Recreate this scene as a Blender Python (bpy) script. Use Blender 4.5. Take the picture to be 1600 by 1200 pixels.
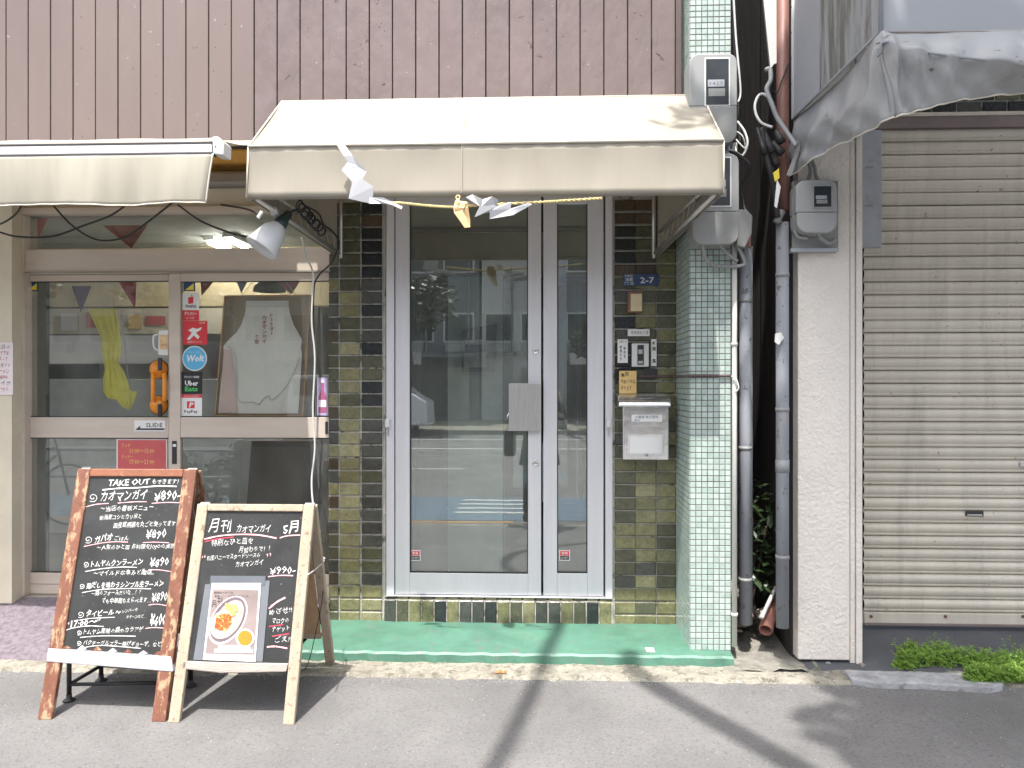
import bpy, bmesh, math, random
from mathutils import Vector, Matrix
from math import sin, cos, pi, radians, atan, sqrt
random.seed(7)
R = random.random
U = random.uniform
for o in list(bpy.data.objects):
    bpy.data.objects.remove(o)
SC = bpy.context.scene
COL = SC.collection

# ---------------------------------------------------------------- camera
CAMZ = 1.34
TH = atan(50 / 1200)
cd = bpy.data.cameras.new('camera')
cd.lens = 27.0; cd.sensor_width = 36.0; cd.clip_start = 0.05; cd.clip_end = 600
cam = bpy.data.objects.new('camera', cd); COL.objects.link(cam)
cam.location = (0, 0, CAMZ); cam.rotation_euler = (pi / 2, 0, TH)
SC.camera = cam

# ---------------------------------------------------------------- sky, sun, exposure
w = bpy.data.worlds.new('World'); SC.world = w; w.use_nodes = True
nt = w.node_tree; nt.nodes.clear()
sky = nt.nodes.new('ShaderNodeTexSky'); sky.sky_type = 'NISHITA'; sky.sun_disc = False
sky.sun_elevation = radians(66); sky.sun_rotation = radians(190); sky.air_density = 1.0; sky.dust_density = 4.0; sky.ozone_density = 1.0
bg = nt.nodes.new('ShaderNodeBackground'); bg.inputs[1].default_value = 0.15
wo = nt.nodes.new('ShaderNodeOutputWorld')
hs = nt.nodes.new('ShaderNodeHueSaturation'); hs.inputs['Saturation'].default_value = 0.45   # thin milky high haze
nt.links.new(sky.outputs[0], hs.inputs['Color']); nt.links.new(hs.outputs[0], bg.inputs[0]); nt.links.new(bg.outputs[0], wo.inputs[0])
SUNV = Vector((-0.18, -1.0, 2.3)).normalized()
sl = bpy.data.lights.new('sun', 'SUN'); sl.energy = 3.1; sl.angle = radians(0.6); sl.color = (1.0, 0.955, 0.9)
so = bpy.data.objects.new('sun', sl); COL.objects.link(so); so.location = SUNV * 20
so.rotation_euler = SUNV.to_track_quat('Z', 'Y').to_euler()
SC.view_settings.view_transform = 'Standard'; SC.view_settings.look = 'None'
SC.view_settings.exposure = 1.40; SC.view_settings.gamma = 1.0; SC.view_settings.use_curve_mapping = False
SC.render.engine = 'CYCLES'
SC.cycles.max_bounces = 8; SC.cycles.transparent_max_bounces = 12

# ---------------------------------------------------------------- measuring: photograph pixel -> point at depth Y
S_, C_ = sin(TH), cos(TH)
def W(px, py, Y):
    u = (px - 800) / 1200; v = (600 - py) / 1200
    dx = -S_ + u * C_; dy = C_ + u * S_
    return Vector((dx / dy * Y, Y, CAMZ + v / dy * Y))
def XX(px, Y): return W(px, 600, Y).x
def ZZ(px, py, Y): return W(px, py, Y).z
def onplane(px, py, p0, n):
    u = (px - 800) / 1200; v = (600 - py) / 1200
    d = Vector((-S_ + u * C_, C_ + u * S_, v))
    o = Vector((0, 0, CAMZ))
    return o + d * ((p0 - o).dot(n) / d.dot(n))

# ---------------------------------------------------------------- materials
def M(name, base, rough=0.65, var=0.18, scale=5.0, bump=0.0, bscale=80.0, metal=0.0, second=None, samt=0.5, sscale=3.0,
      swidth=0.08, stretch=(1, 1, 1), objvar=0.0, transl=0.0, coat=0.0, emit=None, est=1.0, spec=0.5, third=None, tamt=0.6, tscale=120.0, bdist=0.01, distort=0.0):
    m = bpy.data.materials.new(name); m.use_nodes = True
    t = m.node_tree; N = t.nodes; L = t.links
    b = N['Principled BSDF']
    b.inputs['Roughness'].default_value = rough; b.inputs['Metallic'].default_value = metal
    b.inputs['Specular IOR Level'].default_value = spec
    b.inputs['Coat Weight'].default_value = coat
    if emit:
        b.inputs['Emission Color'].default_value = (*emit, 1); b.inputs['Emission Strength'].default_value = est
    g = N.new('ShaderNodeNewGeometry')
    mp = N.new('ShaderNodeMapping'); mp.inputs['Scale'].default_value = stretch
    L.new(g.outputs['Position'], mp.inputs['Vector'])
    vec = mp.outputs[0]
    n1 = N.new('ShaderNodeTexNoise'); n1.inputs['Scale'].default_value = scale; n1.inputs['Detail'].default_value = 7
    n1.inputs['Roughness'].default_value = 0.62; n1.inputs['Distortion'].default_value = distort
    L.new(vec, n1.inputs['Vector'])
    mr = N.new('ShaderNodeMapRange'); mr.inputs[1].default_value = 0.3; mr.inputs[2].default_value = 0.7
    mr.inputs[3].default_value = 1 - var; mr.inputs[4].default_value = 1 + var
    L.new(n1.outputs[0], mr.inputs[0])
    fac = mr.outputs[0]
    if objvar:
        oi = N.new('ShaderNodeObjectInfo')
        m2 = N.new('ShaderNodeMapRange'); m2.inputs[3].default_value = 1 - objvar; m2.inputs[4].default_value = 1 + objvar
        L.new(oi.outputs['Random'], m2.inputs[0])
        mu = N.new('ShaderNodeMath'); mu.operation = 'MULTIPLY'
        L.new(fac, mu.inputs[0]); L.new(m2.outputs[0], mu.inputs[1]); fac = mu.outputs[0]
    vm = N.new('ShaderNodeVectorMath'); vm.operation = 'SCALE'
    vm.inputs[0].default_value = base; L.new(fac, vm.inputs['Scale'])
    colr = vm.outputs[0]
    def layer(colr, c2, amt, sc, width, det=8, useraw=False):
        n = N.new('ShaderNodeTexNoise'); n.inputs['Scale'].default_value = sc; n.inputs['Detail'].default_value = det
        n.inputs['Roughness'].default_value = 0.68
        L.new(g.outputs['Position'] if useraw else vec, n.inputs['Vector'])
        r = N.new('ShaderNodeMapRange')
        th = 0.72 - 0.42 * amt
        r.inputs[1].default_value = th; r.inputs[2].default_value = th + width
        L.new(n.outputs[0], r.inputs[0])
        mx = N.new('ShaderNodeMix'); mx.data_type = 'RGBA'
        L.new(r.outputs[0], mx.inputs['Factor']); L.new(colr, mx.inputs['A']); mx.inputs['B'].default_value = (*c2, 1)
        return mx.outputs['Result']
    if second: colr = layer(colr, second, samt, sscale, swidth)
    if third: colr = layer(colr, third, tamt, tscale, 0.06, 3, True)
    L.new(colr, b.inputs['Base Color'])
    if bump:
        nb = N.new('ShaderNodeTexNoise'); nb.inputs['Scale'].default_value = bscale; nb.inputs['Detail'].default_value = 6
        L.new(vec, nb.inputs['Vector'])
        bp = N.new('ShaderNodeBump'); bp.inputs['Strength'].default_value = bump; bp.inputs['Distance'].default_value = bdist
        L.new(nb.outputs[0], bp.inputs['Height']); L.new(bp.outputs[0], b.inputs['Normal'])
    if transl:
        tr = N.new('ShaderNodeBsdfTranslucent'); L.new(colr, tr.inputs[0])
        ms = N.new('ShaderNodeMixShader'); ms.inputs[0].default_value = transl
        L.new(b.outputs[0], ms.inputs[1]); L.new(tr.outputs[0], ms.inputs[2])
        L.new(ms.outputs[0], N['Material Output'].inputs[0])
    return m

def glassmat(name, refl, tint=(0.85, 0.9, 0.88), rough=0.0, bump=0.0, dust_haze=0.0):
    m = bpy.data.materials.new(name); m.use_nodes = True
    t = m.node_tree; N = t.nodes; L = t.links; N.remove(N['Principled BSDF'])
    tr = N.new('ShaderNodeBsdfTransparent'); tr.inputs[0].default_value = (*tint, 1)
    gl = N.new('ShaderNodeBsdfGlossy'); gl.inputs['Roughness'].default_value = rough; gl.inputs[0].default_value = (0.93, 0.97, 0.96, 1)
    fr = N.new('ShaderNodeFresnel'); fr.inputs[0].default_value = 1.5
    ad = N.new('ShaderNodeMath'); ad.operation = 'ADD'; ad.use_clamp = True; ad.inputs[1].default_value = refl
    L.new(fr.outputs[0], ad.inputs[0])
    ms = N.new('ShaderNodeMixShader'); L.new(ad.outputs[0], ms.inputs[0]); L.new(tr.outputs[0], ms.inputs[1]); L.new(gl.outputs[0], ms.inputs[2])
    if bump:
        nb = N.new('ShaderNodeTexNoise'); nb.inputs['Scale'].default_value = 3; bp = N.new('ShaderNodeBump')
        bp.inputs['Strength'].default_value = bump; bp.inputs['Distance'].default_value = 0.002
        g = N.new('ShaderNodeNewGeometry'); L.new(g.outputs['Position'], nb.inputs['Vector'])
        L.new(nb.outputs[0], bp.inputs['Height']); L.new(bp.outputs[0], gl.inputs['Normal'])
    out = ms.outputs[0]
    if dust_haze:                                # pale haze painted in as a thin uneven film of dust on the pane
        df = N.new('ShaderNodeBsdfDiffuse'); df.inputs[0].default_value = (0.75, 0.78, 0.74, 1)
        g2 = N.new('ShaderNodeNewGeometry'); mp = N.new('ShaderNodeMapping'); mp.inputs['Scale'].default_value = (3, 3, 1.2)
        n2 = N.new('ShaderNodeTexNoise'); n2.inputs['Scale'].default_value = 2.5; n2.inputs['Detail'].default_value = 8
        L.new(g2.outputs['Position'], mp.inputs['Vector']); L.new(mp.outputs[0], n2.inputs['Vector'])
        mr = N.new('ShaderNodeMapRange'); mr.inputs[1].default_value = 0.3; mr.inputs[2].default_value = 0.7
        mr.inputs[3].default_value = dust_haze * 0.5; mr.inputs[4].default_value = dust_haze * 1.4
        L.new(n2.outputs[0], mr.inputs[0])
        m3 = N.new('ShaderNodeMixShader'); L.new(mr.outputs[0], m3.inputs[0]); L.new(out, m3.inputs[1]); L.new(df.outputs[0], m3.inputs[2]); out = m3.outputs[0]
    L.new(out, N['Material Output'].inputs[0])
    return m

# ---------------------------------------------------------------- mesh building
def org(p):
    v = Vector((0, 0, 0))
    while p is not None:
        v += p.location; p = p.parent
    return v
class MB:
    def __init__(s): s.v = []; s.f = []; s.mi = []; s.cur = 0
    def add(s, vs, fs):
        b = len(s.v); s.v += [tuple(v) for v in vs]
        for f in fs: s.f.append(tuple(b + i for i in f)); s.mi.append(s.cur)
        return s
    def box(s, x0, x1, y0, y1, z0, z1):
        vs = [(x, y, z) for x in (x0, x1) for y in (y0, y1) for z in (z0, z1)]
        return s.add(vs, [(0, 1, 3, 2), (4, 6, 7, 5), (0, 4, 5, 1), (2, 3, 7, 6), (0, 2, 6, 4), (1, 5, 7, 3)])
    def obox(s, p0, ux, uy, uz):           # box from a corner and three edge vectors
        p0 = Vector(p0); ux, uy, uz = Vector(ux), Vector(uy), Vector(uz)
        vs = [p0 + a * ux + b * uy + c * uz for a in (0, 1) for b in (0, 1) for c in (0, 1)]
        return s.add(vs, [(0, 1, 3, 2), (4, 6, 7, 5), (0, 4, 5, 1), (2, 3, 7, 6), (0, 2, 6, 4), (1, 5, 7, 3)])
    def prism(s, pts, d):                  # polygon pushed along d
        d = Vector(d); n = len(pts); a = [Vector(p) for p in pts]
        s.add(a + [p + d for p in a], [tuple(range(n)), tuple(range(2 * n - 1, n - 1, -1))] + [(i, i + n, (i + 1) % n + n, (i + 1) % n) for i in range(n)])
        return s
    def tube(s, pts, r, n=8, cap=True, r2=None):
        pts = [Vector(p) for p in pts]; m = len(pts)
        if m < 2: return s
        T = [(pts[min(i + 1, m - 1)] - pts[max(i - 1, 0)]).normalized() for i in range(m)]
        a = T[0].orthogonal().normalized(); vs = []
        for i in range(m):
            a = (a - T[i] * a.dot(T[i])).normalized(); b = T[i].cross(a)
            rr = r if r2 is None else r + (r2 - r) * i / (m - 1)
            if isinstance(r, (list, tuple)): rr = r[i]
            vs += [pts[i] + rr * (cos(2 * pi * k / n) * a + sin(2 * pi * k / n) * b) for k in range(n)]
        fs = [(i * n + k, i * n + (k + 1) % n, (i + 1) * n + (k + 1) % n, (i + 1) * n + k) for i in range(m - 1) for k in range(n)]
        if cap: fs += [tuple(range(n - 1, -1, -1)), tuple((m - 1) * n + k for k in range(n))]
        return s.add(vs, fs)
    def lathe(s, p0, d, prof, n=24):       # prof: (along, radius)
        p0 = Vector(p0); d = Vector(d).normalized(); a = d.orthogonal().normalized(); b = d.cross(a); m = len(prof)
        vs = [p0 + t * d + r * (cos(2 * pi * k / n) * a + sin(2 * pi * k / n) * b) for t, r in prof for k in range(n)]
        return s.add(vs, [(i * n + k, i * n + (k + 1) % n, (i + 1) * n + (k + 1) % n, (i + 1) * n + k) for i in range(m - 1) for k in range(n)])
    def grid(s, rows):
        nr, nc = len(rows), len(rows[0])
        return s.add([p for r in rows for p in r], [(i * nc + j, i * nc + j + 1, (i + 1) * nc + j + 1, (i + 1) * nc + j) for i in range(nr - 1) for j in range(nc - 1)])
    def build(s, name, mats, parent=None, smooth=False, bevel=0, solid=0, seg=2, kind=None, auto=False):
        if not isinstance(mats, (list, tuple)): mats = [mats]
        if parent is not None: o0 = org(parent)
        else:
            xs = [v[0] for v in s.v]; ys = [v[1] for v in s.v]; zs = [v[2] for v in s.v]
            o0 = Vector(((min(xs) + max(xs)) / 2, (min(ys) + max(ys)) / 2, min(zs)))
        me = bpy.data.meshes.new(name)
        me.from_pydata([(v[0] - o0.x, v[1] - o0.y, v[2] - o0.z) for v in s.v], [], s.f)
        for m in mats: me.materials.append(m)
        if any(s.mi): me.polygons.foreach_set('material_index', s.mi)
        bm = bmesh.new(); bm.from_mesh(me); bmesh.ops.recalc_face_normals(bm, faces=bm.faces); bm.to_mesh(me); bm.free()
        if smooth: me.polygons.foreach_set('use_smooth', [True] * len(me.polygons))
        ob = bpy.data.objects.new(name, me); COL.objects.link(ob)
        if parent is not None: ob.parent = parent
        else: ob.location = o0
        if solid: q = ob.modifiers.new('s', 'SOLIDIFY'); q.thickness = solid; q.offset = 0
        if bevel: q = ob.modifiers.new('b', 'BEVEL'); q.width = bevel; q.segments = seg; q.limit_method = 'ANGLE'
        if auto:
            me.polygons.foreach_set('use_smooth', [True] * len(me.polygons))
            bm = bmesh.new(); bm.from_mesh(me)
            for e in bm.edges:
                if len(e.link_faces) == 2 and e.calc_face_angle(0) > 0.6: e.smooth = False
            bm.to_mesh(me); bm.free()
        if kind: ob['kind'] = kind
        return ob
def tag(o, label, cat, group=None):
    o['label'] = label; o['category'] = cat
    if group: o['group'] = group
    return o
def thing(name, label, cat, loc, group=None):
    o = bpy.data.objects.new(name, None); COL.objects.link(o); o.location = loc; o.empty_display_size = 0.1
    return tag(o, label, cat, group)
def B(name, mat, parent, x0, x1, y0, y1, z0, z1, bevel=0, kind=None):
    return MB().box(x0, x1, y0, y1, z0, z1).build(name, mat, parent, bevel=bevel, kind=kind)
def pxbox(name, mat, parent, pa, pb, y0, y1, bevel=0, kind=None):  # box whose front face (y0) spans two measured corners
    a = W(pa[0], pa[1], y0); b = W(pb[0], pb[1], y0)
    return B(name, mat, parent, min(a.x, b.x), max(a.x, b.x), y0, y1, min(a.z, b.z), max(a.z, b.z), bevel, kind)
def pxpoly(name, mat, parent, pts, y0, thick, kind=None, bevel=0):
    return MB().prism([W(p[0], p[1], y0) for p in pts], (0, thick, 0)).build(name, mat, parent, kind=kind, bevel=bevel)
def cyl_px(mb, px, py, Y, rpx, depth, n=20):
    c = W(px, py, Y); r = rpx / 1200 * Y
    mb.prism([c + Vector((r * cos(2 * pi * k / n), 0, r * sin(2 * pi * k / n))) for k in range(n)], (0, depth, 0)); return mb
def smoothpath(pts, n=6):
    P = [Vector(p) for p in pts]; out = []
    for i in range(len(P) - 1):
        a = P[max(i - 1, 0)]; b = P[i]; c = P[i + 1]; d = P[min(i + 2, len(P) - 1)]
        for k in range(n):
            t = k / n
            out.append(0.5 * ((2 * b) + (c - a) * t + (2 * a - 5 * b + 4 * c - d) * t * t + (3 * b - a - 3 * c + d) * t ** 3))
    out.append(P[-1]); return out
def cable(name, mat, pts, r, label=None, cat=None, parent=None, group=None, n=6):
    o = MB().tube(smoothpath([W(*p) for p in pts]), r, n).build(name, mat, parent, smooth=True)
    if label: tag(o, label, cat, group)
    return o
# ---- lettering: queued, made in one pass at the end
TQ = []
def text(s, a, b, hpx, mat, parent, Y=None, plane=None, shear=0.0, off=0.0, name='lettering', jit=0.0, yoff=0.0, vertical=False):
    """a, b: measured left and right end of the baseline; hpx: glyph height"""
    TQ.append(dict(s=s, a=a, b=b, h=hpx, mat=mat, parent=parent, Y=Y, plane=plane, shear=shear, off=off, name=name, jit=jit, vertical=vertical))
def flush_text():
    objs = []
    for q in TQ:
        c = bpy.data.curves.new('t', 'FONT'); c.body = q['s']; c.resolution_u = 1; c.offset = q['off']; c.fill_mode = 'FRONT'
        if q['vertical']: c.body = '\n'.join(q['s']); c.space_line = 0.85
        o = bpy.data.objects.new('t', c); COL.objects.link(o); objs.append(o)
    bpy.context.view_layer.update()
    dg = bpy.context.evaluated_depsgraph_get()
    for q, o in zip(TQ, objs):
        src = bpy.data.meshes.new_from_object(o.evaluated_get(dg))
        vs = [v.co.copy() for v in src.vertices]; fs = [tuple(p.vertices) for p in src.polygons]
        bpy.data.meshes.remove(src)
        if not vs: continue
        x0 = min(v.x for v in vs); x1 = max(v.x for v in vs); y0 = min(v.y for v in vs); y1 = max(v.y for v in vs)
        if q['plane']: P = lambda p: onplane(p[0], p[1], *q['plane'])
        else: P = lambda p: W(p[0], p[1], q['Y'])
        a = P(q['a']); b = P(q['b'])
        n = q['plane'][1] if q['plane'] else Vector((0, -1, 0))
        ux = (b - a); up = n.cross(ux).normalized()
        if up.z < 0: up = -up
        dist = a.y; hh = q['h'] / 1200 * dist
        rr = random.Random(len(q['s']) * 7 + int(q['a'][0]))
        ph = rr.uniform(0, 6)
        mb = MB(); out = []
        for v in vs:
            t = (v.x - x0) / (x1 - x0); k = (v.y - y0) / (y1 - y0)
            if q['jit']:
                nn = len(q['s']); k = k * (1 + q['jit'] * 2.2 * sin(int(t * nn) * 2.7 + ph)) + q['jit'] * (sin(int(t * nn) * 1.9 + ph) * 1.6 + sin(t * 9 * nn + ph * 2) * 0.6); t += q['jit'] * 0.9 / nn * (sin(k * 7 + t * 5 * nn) * 0.7 + 2.0 * (k - 0.5) * sin(int(t * nn) * 1.3 + ph))
            out.append(a + ux * t + up * (k * hh) + ux.normalized() * (q['shear'] * k * hh))
        mb.add(out, fs)
        ob = mb.build(q['name'], q['mat'], q['parent'])
        c = o.data; bpy.data.objects.remove(o); bpy.data.curves.remove(c)
def stroke(pts, wpx, plane, mat, parent, name='chalk_line', n=5):
    P = smoothpath([onplane(p[0], p[1], *plane) for p in pts], n)
    nn = plane[1]; L = []; w2 = wpx / 2400 * P[0].y
    for i, p in enumerate(P):
        t = (P[min(i + 1, len(P) - 1)] - P[max(i - 1, 0)]).normalized(); s = nn.cross(t).normalized() * w2 * (0.75 + 0.4 * R())
        L.append((p - s, p + s))
    return MB().grid([[l[0] for l in L], [l[1] for l in L]]).build(name, mat, parent)
# ---------------------------------------------------------------- the materials of this place
m_asphalt = M('asphalt', (0.142, 0.138, 0.136), 0.9, 0.22, 1.7, 0.9, 120, second=(0.075, 0.074, 0.073), samt=0.52, sscale=75, swidth=0.22, third=(0.38, 0.37, 0.36), tamt=0.13, tscale=120, bdist=0.004)
m_dark_asphalt = M('dark_asphalt', (0.075, 0.078, 0.085), 0.9, 0.15, 4, 0.3, 200, third=(0.2, 0.2, 0.2), tamt=0.2, tscale=160)
m_concrete = M('concrete', (0.255, 0.238, 0.195), 0.9, 0.3, 9, 0.8, 70, second=(0.10, 0.095, 0.07), samt=0.52, sscale=22, swidth=0.16, third=(0.36, 0.34, 0.29), tamt=0.34, tscale=60, bdist=0.012)
m_alley = M('alley_concrete', (0.20, 0.19, 0.165), 0.9, 0.35, 8, 0.8, 50, second=(0.08, 0.085, 0.06), samt=0.52, sscale=10, swidth=0.2)
m_kerbstone = M('kerbstone', (0.31, 0.315, 0.325), 0.85, 0.3, 14, 0.8, 60, second=(0.2, 0.195, 0.18), samt=0.35, sscale=20)
m_green = M('green_paint', (0.076, 0.185, 0.132), 0.5, 0.22, 4, 0.35, 35, second=(0.105, 0.245, 0.18), samt=0.5, sscale=7, swidth=0.3, third=(0.13, 0.15, 0.135), tamt=0.30, tscale=24, bdist=0.006)
m_carpet = M('carpet', (0.16, 0.135, 0.155), 1.0, 0.35, 40, 0.8, 160, second=(0.24, 0.21, 0.24), samt=0.36, sscale=60, swidth=0.15)
m_siding = M('brown_paint', (0.156, 0.119, 0.110), 0.46, 0.08, 3, 0.2, 18, objvar=0.04, second=(0.150, 0.120, 0.112), samt=0.40, sscale=4, swidth=0.3, third=(0.34, 0.30, 0.28), tamt=0.03, tscale=30, stretch=(1, 1, 0.35), bdist=0.004)
m_siding_old = M('peeled_brown_paint', (0.150, 0.114, 0.108), 0.33, 0.12, 5, 0.75, 16, objvar=0.06, second=(0.158, 0.126, 0.124), samt=0.45, sscale=7, swidth=0.16, third=(0.36, 0.32, 0.31), tamt=0.08, tscale=34, stretch=(1, 1, 0.6), bdist=0.006)
m_gap = M('dark_gap', (0.02, 0.016, 0.015), 0.9)
m_browntrim = M('brown_trim', (0.09, 0.062, 0.06), 0.5)
m_orange = M('orange_soffit', (0.85, 0.45, 0.10), 0.7, 0.1)
m_grout = M('grout', (0.40, 0.385, 0.345), 0.95, 0.25, 20, 0.5, 90, second=(0.1, 0.1, 0.09), samt=0.4, sscale=12)
def tilemat(n, c, sp): return M(n, c, 0.22, 0.3, 26, 0.35, 32, objvar=0.22, second=tuple(x * 1.25 for x in sp), samt=0.38, sscale=60, swidth=0.16, third=tuple(x * 0.4 for x in c), tamt=0.36, tscale=190, coat=0.25, bdist=0.004)
m_tiles = {'olive': tilemat('olive_glaze', (0.172, 0.164, 0.082), (0.22, 0.21, 0.115)),
           'pale': tilemat('pale_olive_glaze', (0.24, 0.225, 0.125), (0.30, 0.28, 0.17)),
           'moss': tilemat('moss_glaze', (0.082, 0.082, 0.050), (0.12, 0.118, 0.075)),
           'char': tilemat('charcoal_glaze', (0.062, 0.064, 0.055), (0.09, 0.09, 0.08)),
           'black': tilemat('black_glaze', (0.022, 0.025, 0.026), (0.04, 0.045, 0.045)),
           'brown': tilemat('brown_glaze', (0.075, 0.055, 0.035), (0.10, 0.08, 0.05))}
m_mosA = M('pale_green_mosaic', (0.365, 0.445, 0.41), 0.25, 0.10, 30, coat=0.3)
m_mosB = M('green_mosaic', (0.32, 0.405, 0.37), 0.25, 0.12, 30, coat=0.3)
m_mosC = M('whitish_mosaic', (0.41, 0.485, 0.455), 0.25, 0.10, 30, coat=0.3)
m_mosgrout = M('brown_grout', (0.150, 0.125, 0.11), 0.95, 0.35, 12, second=(0.07, 0.055, 0.045), samt=0.4, sscale=4)
m_alu = M('satin_aluminium', (0.66, 0.655, 0.68), 0.38, 0.05, 6, metal=0.25, stretch=(4, 4, 0.3), spec=0.5)
m_champ = M('champagne_aluminium', (0.56, 0.485, 0.415), 0.42, 0.08, 5, metal=0.15, second=(0.46, 0.39, 0.33), samt=0.3, sscale=3, swidth=0.3, stretch=(0.4, 1, 3))
m_champd = M('dull_champagne_aluminium', (0.30, 0.28, 0.25), 0.45, 0.12, 5, metal=0.3)
m_steel = M('brushed_steel', (0.52, 0.51, 0.49), 0.33, 0.10, 20, metal=0.75, stretch=(8, 8, 0.5))
m_chrome = M('polished_steel', (0.78, 0.78, 0.78), 0.16, 0.06, 9, metal=0.9, bump=0.12, bscale=12)
m_rubber = M('black_rubber', (0.02, 0.02, 0.02), 0.6)
m_black = M('black_plastic', (0.025, 0.025, 0.028), 0.4)
m_cream = M('cream_canvas', (0.43, 0.395, 0.33), 0.8, 0.06, 3, 0.5, 14, transl=0.30, second=(0.37, 0.33, 0.265), samt=0.36, sscale=2, swidth=0.35, stretch=(3, 1, 0.6), bdist=0.001)
m_cream2 = M('ivory_canvas', (0.52, 0.49, 0.405), 0.8, 0.07, 4, 0.3, 30, transl=0.28, second=(0.44, 0.405, 0.33), samt=0.28, sscale=3, swidth=0.4, stretch=(3, 1, 0.3), bdist=0.004)
m_creamedge = M('cream_piping', (0.60, 0.56, 0.48), 0.6)
m_graycanvas = M('gray_vinyl', (0.37, 0.375, 0.385), 0.36, 0.15, 3, 0.3, 12, transl=0.12, second=(0.19, 0.18, 0.155), samt=0.48, sscale=4.5, swidth=0.3, third=(0.10, 0.095, 0.08), tamt=0.12, tscale=18, bdist=0.01)
m_graystain = M('stained_gray_vinyl', (0.28, 0.29, 0.30), 0.45, 0.12, 4, 0.3, 20, transl=0.08, second=(0.13, 0.125, 0.11), samt=0.60, sscale=5, swidth=0.12, stretch=(3, 3, 0.35))
m_grayclean = M('smooth_gray_vinyl', (0.31, 0.325, 0.35), 0.5, 0.06, 2, 0.1, 20, transl=0.08)
m_stucco = M('white_stucco', (0.68, 0.635, 0.58), 0.9, 0.06, 4, 0.8, 62, second=(0.55, 0.50, 0.43), samt=0.34, sscale=3, swidth=0.3, bdist=0.010)
m_shutter = M('shutter_beige', (0.56, 0.515, 0.435), 0.45, 0.08, 3, objvar=0.05, second=(0.40, 0.37, 0.32), samt=0.46, sscale=2.6, swidth=0.25, stretch=(4.5, 1, 0.4), third=(0.27, 0.21, 0.15), tamt=0.14, tscale=26)
m_mauve = M('mauve_lintel', (0.20, 0.155, 0.15), 0.5)
m_bluegray = M('galvanised_panel', (0.34, 0.36, 0.39), 0.5, 0.12, 7, second=(0.25, 0.26, 0.27), samt=0.4, sscale=12, swidth=0.2, metal=0.1)
m_pipe = M('gray_pvc', (0.25, 0.265, 0.29), 0.7, 0.2, 7, second=(0.28, 0.28, 0.27), samt=0.36, sscale=10, stretch=(1, 1, 0.35), third=(0.12, 0.12, 0.115), tamt=0.25, tscale=26, spec=0.3)
m_brownpipe = M('brown_pvc', (0.19, 0.09, 0.07), 0.5, 0.15, 6)
m_conduit = M('cream_conduit', (0.60, 0.60, 0.56), 0.55, 0.06)
m_meter = M('meter_gray', (0.29, 0.30, 0.30), 0.5, 0.06, 6)
m_meterd = M('meter_cover_gray', (0.24, 0.245, 0.24), 0.55, 0.12, 8, second=(0.24, 0.22, 0.2), samt=0.4, sscale=14, swidth=0.3)
m_win = M('meter_glass', (0.03, 0.035, 0.04), 0.2, 0.2, 12, coat=0.15, spec=0.3)
m_white = M('white_plastic', (0.62, 0.62, 0.61), 0.45, 0.03)
m_paper = M('white_paper', (0.54, 0.55, 0.57), 0.8, 0.03, 8, transl=0.25)
m_paperflat = M('paper', (0.74, 0.73, 0.71), 0.8, 0.04, 8)
m_pinkpaper = M('pinkish_paper', (0.74, 0.66, 0.66), 0.8, 0.04, 8)
m_cablew = M('white_cable', (0.55, 0.55, 0.54), 0.5, 0.05)
m_rope = M('straw_rope', (0.62, 0.50, 0.24), 0.9, 0.3, 120, 0.5, 300)
m_wood = M('pale_cypress', (0.62, 0.43, 0.22), 0.6, 0.2, 6, 0.2, 60, stretch=(6, 6, 1), second=(0.42, 0.26, 0.12), samt=0.3, sscale=12)
m_redwood = M('worn_red_stain', (0.175, 0.070, 0.043), 0.6, 0.22, 8, 0.3, 60, stretch=(1.6, 1.6, 0.55), second=(0.38, 0.25, 0.15), samt=0.50, sscale=20, swidth=0.08, third=(0.14, 0.06, 0.03), tamt=0.22, tscale=40)
m_redwood2 = M('red_stain', (0.235, 0.092, 0.050), 0.5, 0.2, 9, 0.25, 60, stretch=(1, 1, 1), second=(0.33, 0.16, 0.08), samt=0.34, sscale=14, swidth=0.15, third=(0.46, 0.30, 0.16), tamt=0.14, tscale=50)
m_palewood = M('weathered_pale_wood', (0.41, 0.33, 0.245), 0.75, 0.14, 8, 0.3, 60, stretch=(3, 3, 0.5), second=(0.38, 0.33, 0.285), samt=0.45, sscale=9, swidth=0.25, third=(0.24, 0.17, 0.12), tamt=0.3, tscale=50)
m_railwood = M('gray_weathered_rail', (0.36, 0.31, 0.275), 0.8, 0.15, 8, 0.3, 60, stretch=(0.6, 3, 3), second=(0.36, 0.3, 0.27), samt=0.42, sscale=14, swidth=0.2)
m_ply = M('plywood_back', (0.42, 0.28, 0.16), 0.7, 0.2, 5, stretch=(3, 3, 0.5), second=(0.35, 0.2, 0.1), samt=0.35, sscale=6, swidth=0.3)
m_chalkboard = M('chalkboard', (0.030, 0.031, 0.031), 0.45, 0.3, 6, second=(0.062, 0.064, 0.065), samt=0.48, sscale=5, swidth=0.35, third=(0.3, 0.3, 0.3), tamt=0.08, tscale=60)
m_chalk = M('white_marker', (0.62, 0.62, 0.60), 0.8, 0.18, 90)
m_pink = M('pink_marker', (0.85, 0.45, 0.47), 0.8, 0.15, 40)
m_redmark = M('red_marker', (0.72, 0.06, 0.10), 0.7, 0.2, 50)
m_tape = M('white_vinyl_tape', (0.48, 0.47, 0.50), 0.35, 0.1, 12, 0.5, 22, bdist=0.01)
m_iron = M('black_iron', (0.02, 0.02, 0.022), 0.45)
m_red = M('sticker_red', (0.62, 0.035, 0.045), 0.45, 0.05)
m_redpaper = M('faded_red_card', (0.52, 0.10, 0.10), 0.5, 0.1, 12)
m_yellowtxt = M('yellow_print', (0.72, 0.50, 0.14), 0.6)
m_blue = M('sticker_blue', (0.10, 0.42, 0.68), 0.4, 0.04)
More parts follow.
